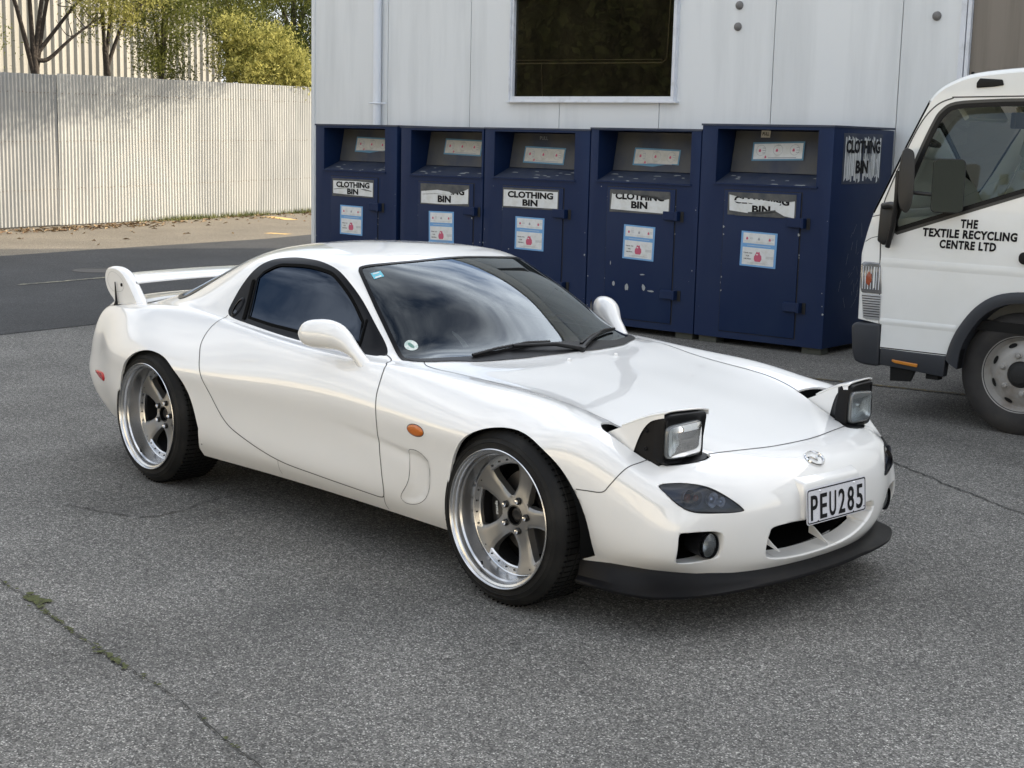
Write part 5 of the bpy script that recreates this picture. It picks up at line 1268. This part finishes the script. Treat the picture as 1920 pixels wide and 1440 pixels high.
# --- tail lamps (out of sight from the front)
for s in (1,-1):
    V=[]
    for y,z in cr([(s*.66,.63),(s*.5,.66),(s*.25,.655),(s*.22,.60),(s*.35,.565),(s*.62,.57)],4,True):
        h,nn=surf((-5,y,z),(1,0,0)); V.append(h+nn*.003 if h else Vector((-3.3,y,z)))
    mesh('tail_lamp',V,[tuple(range(len(V)))],M_red,car)
# --- wheels
def wheel(x,s,phi,depth=.088):
    Wd=Vector((x,s*.868,.321)); mm=lambda V:[(a,b*(-s)*-1 if False else (-b if s>0 else b),c) for a,b,c in V]
    # local: y=0 at the outer lip, growing towards the car centre; mirrored for the left side
    fix=lambda V:[(a,(b if s<0 else -b),c) for a,b,c in V]
    rim=[(.2515,.004),(.2525,-.002),(.2495,-.004),(.246,-.001),(.2435,.006),(.236,.009),(.233,.014),(.2315,.030),(.226,.036),(.224,.050),(.2215,depth-.010),(.219,depth-.002),(.215,depth)]
    V,F=lathe_vf(rim,128); wh_=mesh('wheel',fix(V),F,M_alu,car,smooth=32); wh_.location=Wd
    V,F=lathe_vf([(.215,depth),(.192,depth+.002),(.187,depth+.006),(.186,depth+.020)],128); mesh('rim_ring',fix(V),F,M_alu,wh_,smooth=32)
    V,F=lathe_vf([(.2145,depth+.002),(.214,.225),(.232,.24),(.243,.245)],64); mesh('barrel',fix(V),F,mat('barrel_dark',(.05,.05,.05),.6,metal=.5) if 'barrel_dark' not in bpy.data.materials else bpy.data.materials['barrel_dark'],wh_,smooth=True)
    # spokes: one casting with rounded windows
    def half(r):  # half angle of spoke at radius r
        return float(np.interp(r,[.060,.068,.076,.086,.10,.12,.15,.175,.188,.198],[.628,.60,.52,.41,.325,.268,.236,.238,.262,.30]))
    rs=[.036,.050,.060,.064,.068,.072,.076,.081,.086,.092,.100,.110,.122,.138,.156,.172,.184,.194,.204,.2142]
    def yf(r,u): return depth+.003+.008*math.exp(-((r-.115)/.045)**2)-.005*max(0,(r-.17)/.033)+.006*u**6*(r>.07)
    V=[];F=[]
    for k in range(5):
        a0=R(phi+72*k); b=len(V); NU=9
        for r in rs:
            hf=half(r) if r>=.060 else R(36)
            for j in range(NU): u=-1+2*j/(NU-1); a=a0+hf*u; V.append((r*math.cos(a),yf(r,abs(u) if r>.07 else 0),r*math.sin(a)))
        for i in range(len(rs)-1):
            for j in range(NU-1): F.append((b+i*NU+j,b+i*NU+j+1,b+(i+1)*NU+j+1,b+(i+1)*NU+j))
    # side walls
        for j0 in (0,NU-1):
            b2=len(V)
            for i,r in enumerate(rs):
                p=V[b+i*NU+j0]; V+=[p,(p[0],p[1]+.030,p[2])]
            for i in range(2,len(rs)-1): F.append((b2+2*i,b2+2*i+1,b2+2*i+3,b2+2*i+2))
    mesh('spokes',fix(V),F,M_spoke,wh_,smooth=38)
    V,F=lathe_vf([(.034,depth+.0005),(.060,depth+.0045),(.072,depth+.0085),(.074,depth+.020)],48); mesh('hub_face',fix(V),F,M_spoke,wh_,smooth=40)
    V,F=lathe_vf([(.0375,depth+.001),(.036,depth-.001),(.034,depth+.003),(.033,depth+.035)],40); mesh('hub_bore',fix(V),F,M_matte,wh_,smooth=40)
    V,F=lathe_vf([(.0295,depth+.018),(.022,depth+.010),(.014,depth+.012),(.001,depth+.012)],30); mesh('hub_cap',fix(V),F,mat('bearing_dark',(.03,.03,.03),.35,metal=.6) if 'bearing_dark' not in bpy.data.materials else bpy.data.materials['bearing_dark'],wh_,smooth=True)
    for k in range(5):
        a=R(phi+72*k); c=(.0572*math.cos(a),.0572*math.sin(a))
        V,F=lathe_vf([(.0135,depth+.012),(.0130,depth-.002),(.010,depth-.004)],20); o=mesh('nut_seat',fix([(p[0]+c[0],p[1]-.001,p[2]+c[1]) for p in V]),F,bpy.data.materials['bearing_dark'],wh_,smooth=40)
        V,F=lathe_vf([(.009,depth),(.009,depth-.010),(.0065,depth-.014),(.001,depth-.015)],6); mesh('wheel_nut',fix([(p[0]+c[0],p[1],p[2]+c[1]) for p in V]),F,M_chrome,wh_)
    bv=bmesh.new()
    for k in range(30):
        a=R(phi+6+12*k); 
        if (k%6)==5: continue
        v=bmesh.ops.create_cone(bv,cap_ends=True,segments=8,radius1=.0042,radius2=.0034,depth=.006)['verts']
        yy=depth+.001; bmesh.ops.transform(bv,matrix=Matrix.Translation((.2015*math.cos(a),(yy if s<0 else -yy),.2015*math.sin(a)))@Matrix.Rotation(R(90),4,'X'),verts=v)
    rv=from_bm('rim_bolts',bv,bpy.data.materials['bearing_dark'],wh_)
    tube('valve',fix([(.218*math.cos(R(-118)),.030,.218*math.sin(R(-118))),(.205*math.cos(R(-118)),.022,.205*math.sin(R(-118)))]),.004,M_trim,wh_,seg=8)
    V,F=lathe_vf([(.155,depth+.095),(.155,depth+.075),(.06,depth+.072)],64); mesh('brake_disc',fix(V),F,mat('disc_steel',(.16,.15,.14),.4,metal=.9) if 'disc_steel' not in bpy.data.materials else bpy.data.materials['disc_steel'],wh_,smooth=40)
    a1,a2=(R(140),R(205)) if x>-1 else (R(-25),R(35))
    V,F=lathe_vf([(.172,depth+.09),(.172,depth+.050),(.155,depth+.042),(.110,depth+.042),(.105,depth+.06)],16,a1,a2); cp=mesh('caliper',fix(V),F,mat('caliper_black',(.015,.015,.015),.3) if 'caliper_black' not in bpy.data.materials else bpy.data.materials['caliper_black'],wh_,smooth=40)
    if s<0 and x>-1: text('lettering','mazda',.020,M_paper,cp,(-.136,depth+.040,-.004),Euler((R(90),R(-97),0)).to_quaternion(),bold=.02,ext=.0003)
    V,F=lathe_vf([(.30,.245),(.24,.20),(.12,.19),(.001,.19)],40); mesh('backing',fix(V),F,M_matte,wh_)
    # tyre
    tp=[(.244,.010),(.2505,.005),(.257,.006),(.262,.007),(.266,.006),(.272,.0065),(.274,.0045),(.277,.0070),(.288,.0110),(.2895,.0090),(.292,.0130),(.303,.021),(.3105,.030),(.3155,.038),(.3175,.044),(.3150,.0455),(.3150,.0495),(.3182,.051)]
    y=.026; 
    def groove(y0): return [(.3205,y0-.005),(.3205,y0),(.3145,y0+.0015),(.3145,y0+.0065),(.3205,y0+.008)]
    tp+=[(.3192,.062)]
    for y0 in (.088,.125,.162,.199): tp+=groove(y0)
    tp+=[(.319,.225),(.3165,.235),(.312,.243),(.300,.253),(.280,.256),(.255,.250),(.244,.245)]
    V,F=lathe_vf(tp,160); V=[(a,b,c) for a,b,c in V]
    # flatten the contact patch slightly
    V=[(a,b,max(c,-.3205)) for a,b,c in V]
    ty=mesh('tyre',fix(V),F,M_tyre,wh_,smooth=35)
    sb=bmesh.new()
    for k in range(84):
        a=2*math.pi*k/84
        for y0,ln,sk in ((.069,.034,.0),(.040,.012,.0),(.109,.022,.10),(.146,.022,-.10),(.183,.022,.1),(.222,.026,0)):
            M=Matrix.Rotation(-a,4,'Y')@Matrix.Translation((.3188,(y0 if s<0 else -y0)+(ln/2-.014)*0,0))@Matrix.Rotation(sk*1.2,4,'X')
            vs=bmesh.ops.create_cube(sb,size=1)['verts']; bmesh.ops.transform(sb,matrix=M@Matrix.Diagonal((.0050,ln,.0034,1)),verts=vs)
    from_bm('tread_sipes',sb,M_matte,wh_)
    return wh_
for x in (0,-2.425):
    for s in (-1,1): wheel(x,s,1.5 if x==0 else -1.0,.088 if x==0 else .094)
# --- wheel wells, floor, cabin
for x,rad,cx in ((0,.345,.035),(-2.425,.355,-2.345)):
    for s in (-1,1):
        P=[(rad*math.cos(a)+cx,rad*math.sin(a)+.30) for a in np.linspace(R(-8),R(188),40)]
        strip3('wheel_well',[[(a,s*.835,b) for a,b in P],[(a,s*.52,b) for a,b in P]],M_matte,car,smooth=60)
        V=[(a,s*.52,b) for a,b in P]; mesh('inner_wing',V,[tuple(range(len(V)))],M_matte,car)
fb=bmesh.new(); box_bm(fb,(-1.35,0,.19),(3.4,1.0,.02)); box_bm(fb,(-1.10,0,.20),(1.62,1.50,.02)); box_bm(fb,(-3.0,0,.24),(.55,1.25,.02)); box_bm(fb,(.44,0,.22),(.24,1.00,.02)); from_bm('floor_pan',fb,M_matte,car)
M_seat=mat('seat_cloth',(.035,.035,.04),.9)
for s in (-1,1):
    st=box('seat',(-1.85,s*.36-.24,.30),(-1.25,s*.36+.24,.48),M_seat,car,bev=.05)
    o=box('seat_back',(-.09,-.24,0),(.07,.24,.58),M_seat,st,bev=.05); o.location=(-1.86,s*.36,.40); o.rotation_euler=(0,R(-20),0)
    o=box('headrest',(-.06,-.12,0),(.04,.12,.16),M_seat,st,bev=.04); o.location=(-2.05,s*.36,.93); o.rotation_euler=(0,R(-15),0)
prism('dashboard',[(-.62,.72),(-.80,.765),(-1.00,.760),(-1.10,.70),(-1.08,.55),(-.62,.50)],'y',-.62,.62,M_int,car,bev=.01)
tor=[]
for i in range(40):
    a=2*math.pi*i/40; tor.append((0,.180*math.cos(a),.180*math.sin(a)))
sw=tube('steering_wheel',tor+[tor[0]],.014,mat('wheel_leather',(.06,.06,.065),.5),car,seg=10,cap=False); sw.location=(-1.19,-.36,.78); sw.rotation_euler=(0,R(22),0)
box('wheel_hub',(-.02,-.06,-.05),(.03,.06,.05),M_int,sw,bev=.015); box('wheel_spoke',(-.008,-.17,-.015),(.008,.17,.015),M_int,sw)
box('inner_mirror',(-1.12,-.11,1.03),(-1.10,.11,1.08),M_trim,car,bev=.008)
# ------------------------------------------------------------------ white truck: local x along its side (front towards -x), y away from the camera
tk=empty('truck',(-.45,3.62,0),BROT)
tag(tk,'white cab-over truck with THE TEXTILE RECYCLING CENTRE LTD on its door','truck')
M_tw=mat('truck_white',(.78,.79,.77),.28,coat=.6,noise=(2,(.74,.75,.72),.45,.7,(1,1,1)))
M_tb=mat('grey_plastic',(.022,.025,.031),.5,bump=(200,.08,.001)); M_tk=mat('truck_black',(.006,.006,.006),.5,spec=.25)
M_tg=glassmat('truck_glass',(.88,.93,.90),0,1.5); M_thk=mat('tyre_dull',(.02,.019,.019),.8,noise=(5,(.04,.037,.033),.4,.7,(1,1,1)))
TW=2.0
side=[(-.80,.43),(-.372,.43)]+cr([(-.372,.43),(-.350,.51),(-.30,.62),(-.21,.74),(-.09,.82),(.07,.85),(.23,.83),(.35,.76),(.44,.64),(.475,.51),(.48,.43)],4)+[(1.02,.43),(1.02,2.10),(.3,2.105)]+cr([(.3,2.105),(-.04,2.093),(-.32,2.066),(-.45,2.025),(-.535,1.975),(-.585,1.915)],4)+cr([(-.60,1.885),(-.70,1.68),(-.80,1.455),(-.893,1.255)],3)+cr([(-.893,1.255),(-.925,1.14),(-.952,1.02),(-.955,.96)],3)+[(-.953,.60),(-.80,.58)]
win_o=[(-.742,1.150)]+cr([(-.742,1.150),(-.765,1.20),(-.740,1.30),(-.625,1.616),(-.545,1.80),(-.500,1.868),(-.42,1.910),(-.20,1.925),(.0,1.930),(.60,1.935),(.66,1.90),(.67,1.80),(.67,1.60)],4)+[(.67,1.56),(.02,1.415),(-.40,1.270)]
def insetp(P,d):
    Q=inward(P,d); return [tuple(q) for q in Q]
def plate_with_hole(name,outer,hole,y0,y1,m,parent,bev=0):
    bmx=bmesh.new()
    def loop(P,y): return [bmx.verts.new((x,y,z)) for x,z in P]
    def dedupe(P):
        o=[]
        for p in P:
            if not o or (abs(p[0]-o[-1][0])+abs(p[1]-o[-1][1]))>1e-4: o.append(p)
        return o
    O=dedupe(outer); H=dedupe(hole)
    for y in (y0,y1):
        a=loop(O,y); b=loop(H,y); es=[]
        for L in (a,b):
            for i in range(len(L)): es.append(bmx.edges.new((L[i],L[(i+1)%len(L)])))
        bmesh.ops.triangle_fill(bmx,use_beauty=True,use_dissolve=False,edges=es)
        if y==y0: a0,b0=a,b
    for L0,L1 in ((a0,a),(b0,b)):
        for i in range(len(L0)): j=(i+1)%len(L0); bmx.faces.new((L0[i],L0[j],L1[j],L1[i]))
    bmesh.ops.recalc_face_normals(bmx,faces=bmx.faces[:])
    return from_bm(name,bmx,m,parent,smooth=35)
near=plate_with_hole('cab_side',side,win_o,0.0,.05,M_tw,tk)
far=plate_with_hole('cab_side',side,win_o,TW-.05,TW,M_tw,tk)
def skin(name,prof,m,y0=.0,y1=TW,r=.06,parent=tk,thick=.02):
    """sheet across the cab following a profile, its edges rounded down to the side panels"""
    rows=[]
    for yy,dn in ((y0+.002,r*.85),(y0+.012,r*.45),(y0+.03,r*.18),(y0+.06,.0),(y0+.35,-.012),((y0+y1)/2,-.020),(y1-.35,-.012),(y1-.06,0),(y1-.03,r*.18),(y1-.012,r*.45),(y1-.002,r*.85)):
        P=[];n=len(prof)
        for i,(x,z) in enumerate(prof):
            t=Vector(prof[min(i+1,n-1)])-Vector(prof[max(i-1,0)]); nn=Vector((-t.y,t.x)).normalized()
            P.append((x-nn.x*(dn-r*.85+.0),yy,z-nn.y*(dn-r*.85)))
        rows.append(P)
    return strip3(name,rows,m,parent,smooth=60)
roof=[(1.02,2.10),(.3,2.105)]+cr([(.3,2.105),(-.04,2.093),(-.32,2.066),(-.45,2.025),(-.535,1.975),(-.585,1.915)],4)
roof=[(x,z) for x,z in roof]
skin('roof',roof[::-1],M_tw,r=.035)
ws_=[(-.893,1.255),(-.80,1.455),(-.70,1.68),(-.60,1.885)]
skin('windscreen',ws_,glassmat('truck_windscreen',(.60,.66,.64),0,1.5),y0=.045,y1=TW-.045,r=.02)
for z0 in (0,): 
    skin('front_panel',cr([(-.953,.60),(-.955,.96),(-.952,1.02),(-.925,1.14),(-.893,1.255)],3),M_tw,y0=0,r=.03)
    strip3('screen_edge',[[(x-.012,.0,z) for x,z in ws_+[(-.575,1.935)]],[(x-.030,.035,z) for x,z in ws_+[(-.575,1.935)]],[(x+.01,.045,z) for x,z in ws_+[(-.575,1.935)]]],M_tk,tk,smooth=False)
box('rear_wall',(.99,.05,.45),(1.018,TW-.05,2.08),M_tw,tk)
box('cab_floor',(-.90,.05,.60),(.99,TW-.05,.66),M_tk,tk)
# door lines, window frame and glass
def sline(name,pts,w_,y,m,parent,n=6):
    P=cr(pts,n); V=[];F=[]
    for i,p in enumerate(P):
        t=Vector(P[min(i+1,len(P)-1)])-Vector(P[max(i-1,0)]); s_=Vector((-t.y,t.x)).normalized()*w_/2; V+=[(p[0]+s_.x,y,p[1]+s_.y),(p[0]-s_.x,y,p[1]-s_.y)]
    for i in range(len(P)-1): F.append((2*i,2*i+1,2*i+3,2*i+2))
    return mesh(name,V,F,m,parent)
sline('door_gap',[(-.806,.43),(-.836,.97),(-.842,1.257),(-.80,1.42),(-.66,1.75),(-.56,1.89),(-.45,1.945),(-.30,1.955),(1.0,1.972)],.008,-.0015,M_gap,near)
sline('corner_gap',[(-.842,1.250),(-.905,1.235)],.005,-.0015,M_gap,near); sline('corner_gap',[(-.842,1.12),(-.90,1.105),(-.94,1.08)],.004,-.0015,M_gap,near)
sline('sill_gap',[(-.80,.437),(-.372,.437)],.006,-.0015,M_tk,near)
for z,w_ in ((.955,.045),(.905,.012),(.575,.020),(.535,.022)):
    pass
cre=bmesh.new()
for (z,h_) in ((.962,.028),(.600,.020)):
    zz=[(z-h_,0),(z-h_*.3,-.004),(z+h_*.3,-.004),(z+h_,0)]
    V0=[cre.verts.new((-.832 if z>.6 else -.815,y,a)) for a,y in zz]; V1=[cre.verts.new((1.0 if z>.6 else -.325,y,a)) for a,y in zz]
    for i in range(3): cre.faces.new((V0[i],V1[i],V1[i+1],V0[i+1]))
from_bm('pressed_crease',cre,M_tw,near,smooth=60)
def ringy(name,P,d,y,m,parent,th=.012):
    Q=[tuple(q) for q in inward(P,d)]; V=[];F=[];n=len(P)
    for a,b in zip(P,Q): V+=[(a[0],y,a[1]),(b[0],y,b[1]),(a[0],y+th,a[1]),(b[0],y+th,b[1])]
    for i in range(n): j=(i+1)%n; F+=[(4*i,4*j,4*j+1,4*i+1),(4*i+1,4*j+1,4*j+3,4*i+3),(4*i,4*i+2,4*j+2,4*j)]
    return mesh(name,V,F,m,parent)
WO=[]
for p in win_o:
    if not WO or abs(p[0]-WO[-1][0])+abs(p[1]-WO[-1][1])>1e-3: WO.append(p)
for par,y in ((near,-.004),(far,TW-.010)):
    ringy('window_seal',WO,.026,y,M_tk,par)
    if y<0: ringy('window_outer_trim',[tuple(q) for q in inward(WO,-.018)],.02,y+.002,mat('trim_grey',(.055,.055,.05),.5),par,.004)
    GW=[tuple(q) for q in inward(WO,.015)]
    bmg=bmesh.new(); f=bmg.faces.new([bmg.verts.new((x,y+.012+(z-1.15)*.13*(1 if y<0 else -1),z)) for x,z in GW]); bmesh.ops.triangulate(bmg,faces=[f]); from_bm('window_pane',bmg,M_tg,par)
# lettering on the door
y=-.003
text('lettering','THE',.072,M_ink,near,(-.288,y,1.222),FACE,fw=.105,fh=.052,bold=.045,ext=.0005,space=1.15,shear=.06)
text('lettering','TEXTILE RECYCLING',.072,M_ink,near,(-.285,y,1.160),FACE,fw=.575,fh=.052,bold=.045,ext=.0005,space=1.12,shear=.06)
text('lettering','CENTRE LTD',.072,M_ink,near,(-.290,y,1.096),FACE,fw=.345,fh=.052,bold=.045,ext=.0005,space=1.15,shear=.06)
# lamps, bumper, skirt, marker, arch flare
prism('corner_lamp',[(-.960,.935),(-.955,.80),(-.945,.765),(-.812,.765),(-.832,.955),(-.90,.958),(-.945,.955)],'y',-.010,.10,mat('lamp_smoke_silver',(.20,.20,.205),.15,metal=.4,coat=1),near,bev=.008)
for i in range(7): box('lamp_rib',(-.94+.018*i,-.0135,.79),(-.936+.018*i,-.0115,.93),M_wtrim,near)
bulb_=prism('amber_bulb',[(-.915,.83),(-.895,.81),(-.878,.84),(-.882,.885),(-.90,.90),(-.915,.87)],'y',-.015,-.009,M_orb,near)
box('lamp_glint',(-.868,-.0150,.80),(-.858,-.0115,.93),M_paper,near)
prism('side_grille',[(-.945,.760),(-.925,.610),(-.90,.603),(-.812,.603),(-.812,.760)],'y',-.006,.10,mat('silver_grille',(.42,.43,.44),.35,metal=.3),near,bev=.004)
for i in range(9): box('grille_slot',(-.938+.002*i*1.2,-.0085,.745-.0155*i),(-.815,-.0065,.7495-.0155*i),M_tk,near)
prism('bumper',[(-1.00,.555),(-.97,.58),(-.805,.585),(-.800,.318),(-.90,.318),(-.965,.335),(-.985,.40)],'y',-.015,TW+.015,M_tb,tk,bev=.018)
prism('lower_skirt',[(-.797,.433),(-.372,.428),(-.382,.300),(-.60,.318),(-.797,.330)],'y',-.004,.06,M_tb,tk,bev=.006)
prism('marker_lamp',[(-.712,.372),(-.545,.362),(-.548,.342),(-.69,.352),(-.712,.360)],'y',-.014,.0,mat('amber_marker',(.55,.20,.015),.3,coat=1),tk,bev=.003)
prism('mud_flap',[(-.735,.33),(-.565,.33),(-.60,.245),(-.73,.235)],'y',.02,.04,M_tk,tk)
box('step_bracket',(-.50,.02,.275),(-.42,.08,.33),M_tk,tk)
AO=cr([(-.372,.41),(-.350,.51),(-.30,.62),(-.21,.74),(-.09,.82),(.07,.85),(.23,.83),(.35,.76),(.44,.64),(.475,.51),(.48,.41)],4); AI=cr([(-.295,.36),(-.280,.48),(-.235,.585),(-.16,.69),(-.06,.757),(.07,.785),(.21,.762),(.30,.70),(.375,.585),(.405,.48),(.41,.36)],4)
strip3('arch_flare',[[(a,-.012,b) for a,b in AO],[(a,-.028,b) for a,b in [((p[0]*.6+q[0]*.4),(p[1]*.6+q[1]*.4)) for p,q in zip(AO,AI)]],[(a,-.020,b) for a,b in AI],[(a,.16,b) for a,b in AI]],M_tb,tk,smooth=60)
strip3('wheel_housing',[[(a,.045,b) for a,b in AO],[(a,.16,b) for a,b in AI],[(a,.90,b) for a,b in AI]],M_tk,tk,smooth=60)
V=[(a,.60,b) for a,b in AI]; mesh('housing_wall',V,[tuple(range(len(V)))],M_tk,tk)
prism('skirt_return',[(-.372,.405),(-.295,.36),(-.280,.48),(-.30,.54),(-.345,.51)],'y',-.004,.05,M_tk,tk)
def twheel(x,yy,s):
    rad=.362; L=Vector((x,yy,rad-.003))
    tp=[(.225,.0),(.245,-.012),(.29,-.020),(.335,-.012),(.360,.004),(.373,.016),(.375,.03),(.375,.06),(.365,.062),(.365,.072),(.375,.074),(.375,.11),(.365,.112),(.365,.122),(.375,.124),(.375,.16),(.36,.185),(.30,.20),(.225,.19)]
    fx=lambda V:[(a,b*s,c) for a,b,c in V]
    tp=[(r_*.965,h_) for r_,h_ in tp]; V,F=lathe_vf(tp,96); t=mesh('wheel',fx(V),F,M_thk,tk,smooth=35); t.location=L
    M_tr=mat('wheel_grey',(.33,.32,.30),.45,metal=.2,noise=(9,(.22,.19,.16),.5,.75,(1,1,1))) if 'wheel_grey' not in bpy.data.materials else bpy.data.materials['wheel_grey']
    V,F=lathe_vf([(.222,.0),(.228,-.006),(.226,-.008),(.216,.004),(.208,.030),(.196,.045),(.178,.040),(.155,.020),(.130,.010),(.080,.006),(.078,.012)],80); mesh('rim',fx(V),F,M_tr,t,smooth=40)
    V,F=lathe_vf([(.078,.010),(.070,.0),(.062,-.008),(.05,-.02),(.02,-.024),(.001,-.024)],40); mesh('hub',fx(V),F,mat('hub_black',(.02,.02,.02),.5,metal=.3) if 'hub_black' not in bpy.data.materials else bpy.data.materials['hub_black'],t,smooth=30)
    for k in range(6):
        a=R(100+60*k); V,F=lathe_vf([(.016,.006),(.016,-.010),(.010,-.014),(.001,-.014)],6); mesh('wheel_nut',fx([(p[0]+.113*math.cos(a),p[1],p[2]+.113*math.sin(a)) for p in V]),F,M_tr,t)
        V,F=lathe_vf([(.021,.009),(.021,.004),(.016,.002)],16); mesh('nut_collar',fx([(p[0]+.113*math.cos(a),p[1],p[2]+.113*math.sin(a)) for p in V]),F,M_tr,t)
    for k in range(8):
        a=R(112+45*k); V=[];n=16
        for q in range(n): b_=2*math.pi*q/n; rr_=.176+.013*math.cos(b_); aa=a+.155*math.sin(b_); V.append((rr_*math.cos(aa),(.031+.6*(rr_-.176)),rr_*math.sin(aa)))
        mesh('hand_hole',fx(V),[tuple(range(n))],M_tk,t)
    return t
twheel(.055,.07,1); twheel(.055,TW-.07,-1)
# mirrors on black brackets
M_mb=mat('mirror_black',(.008,.008,.008),.4,bump=(150,.1,.001))
ba=prism('mirror_base',[(-.835,1.30),(-.842,1.09),(-.80,1.065),(-.76,1.10),(-.745,1.17),(-.735,1.30),(-.79,1.33)],'y',-.055,.0,M_mb,tk,bev=.012)
tube('bracket',[(-.77,-.05,1.06),(-.72,-.10,1.20),(-.69,-.14,1.35),(-.69,-.14,1.52)],.016,M_mb,ba,seg=10); tube('bracket',[(-.81,-.06,1.305),(-.75,-.09,1.315),(-.69,-.13,1.31)],.020,M_mb,ba,seg=10)
mh_=prism('mirror_head',cr([(-.035,1.635),(.020,1.640),(.035,1.58),(.040,1.46),(.035,1.34),(.015,1.285),(-.010,1.283),(-.040,1.33),(-.050,1.45)],4,True),'y',-.09,.09,M_mb,tk,bev=.015); mh_.location=(-.632,-.14,0); mh_.rotation_euler=(0,0,R(26))
tube('mirror_arm',[(-.60,-.13,1.395),(-.54,-.11,1.39),(-.47,-.09,1.385)],.012,M_mb,tk,seg=10)
m2=prism('mirror_pane',rrect(.185,.315,.03),'y',-.012,.012,M_mb,tk,bev=.006); m2.location=(-.405,-.07,1.44); m2.rotation_euler=(0,0,R(20))
prism('mirror_glass',rrect(.178,.305,.028),'y',-.0145,-.0125,mat('blue_mirror',(.012,.016,.019),.03,metal=1),m2)
# second mirror on the far side seen through the cab, dash, wheel, visor, seats
fm=prism('far_mirror',rrect(.20,.33,.03),'x',-.70,-.66,M_mb,tk,bev=.006); fm.location=(0,TW+.20,1.50)
prism('dash',[(-.90,1.02),(-.88,1.20),(-.70,1.24),(-.48,1.20),(-.42,1.05),(-.50,.66),(-.90,.66)],'y',.06,TW-.06,mat('dash_grey',(.34,.33,.29),.7),tk,bev=.02)
tor=[(0,.21*math.cos(2*math.pi*i/36),.21*math.sin(2*math.pi*i/36)) for i in range(37)]
sw2=tube('steering_wheel',tor,.016,bpy.data.materials['mirror_black'],tk,seg=8,cap=False); sw2.location=(-.33,1.45,1.25); sw2.rotation_euler=(0,R(-55),0)
M_cream=mat('seat_cover_cream',(.66,.62,.45),.9,noise=(8,(.56,.52,.38),.4,.7,(1,1,1)))
for yy in (.30,1.30):
    sq=prism('seat',[(-.30,.90),(-.20,1.05),(-.13,1.25),(-.02,1.62),(.14,1.66),(.20,1.30),(.20,.95),(.10,.85)],'y',yy,yy+.48,M_cream,tk,bev=.03)
box('seat_base',(-.35,.12,.66),(.36,TW-.12,.95),mat('seat_grey',(.12,.12,.11),.9),tk)
for yy in (.20,1.15): 
    vz=box('sun_visor',(-.02,0,-.12),(.015,.62,0),mat('visor_beige',(.40,.39,.34),.8) if 'visor_beige' not in bpy.data.materials else bpy.data.materials['visor_beige'],tk,bev=.008); vz.location=(-.50,yy,1.93); vz.rotation_euler=(0,R(-35),0)
im=box('inner_mirror',(-.02,-.16,-.05),(.02,.16,.05),M_tb,tk,bev=.01); im.location=(-.40,1.0,1.84)
fr=prism('air_freshener',[(-.38,1.80),(-.352,1.72),(-.362,1.70),(-.33,1.62),(-.345,1.60),(-.32,1.53),(-.40,1.53),(-.385,1.61),(-.405,1.63),(-.385,1.72)],'y',1.0,1.004,mat('freshener',(.22,.24,.19),.8),tk)
tube('string',[(-.37,1.0,1.82),(-.375,1.002,1.79)],.002,M_tk,fr)
# roof handle pocket, drip rail, door handle
prism('roof_vent',[(-.305,2.035),(-.288,2.060),(-.155,2.052),(-.145,2.020),(-.20,2.012),(-.305,2.005)],'y',-.012,.02,M_tk,tk,bev=.006)
for x in (-.36,-.27): tube('roof_stud',[(x,.06,2.085),(x,.06,2.10)],.010,M_tk,tk,seg=8)
dh=prism('door_handle',rrect(.20,.07,.03),'y',-.022,.0,M_tk,near,bev=.006); dh.location=(.125,0,1.045)
# frame and deck behind the cab (outside the picture)
box('chassis',(.75,.55,.45),(4.6,TW-.55,.62),M_tk,tk); box('deck',(1.10,.0,.78),(4.8,TW,.88),M_tb,tk); box('box_body',(1.12,-.02,.88),(4.8,TW+.02,2.75),M_tw,tk,bev=.02)
for x in (3.3,):
    twheel(x,.02,1); twheel(x,TW-.02,-1)
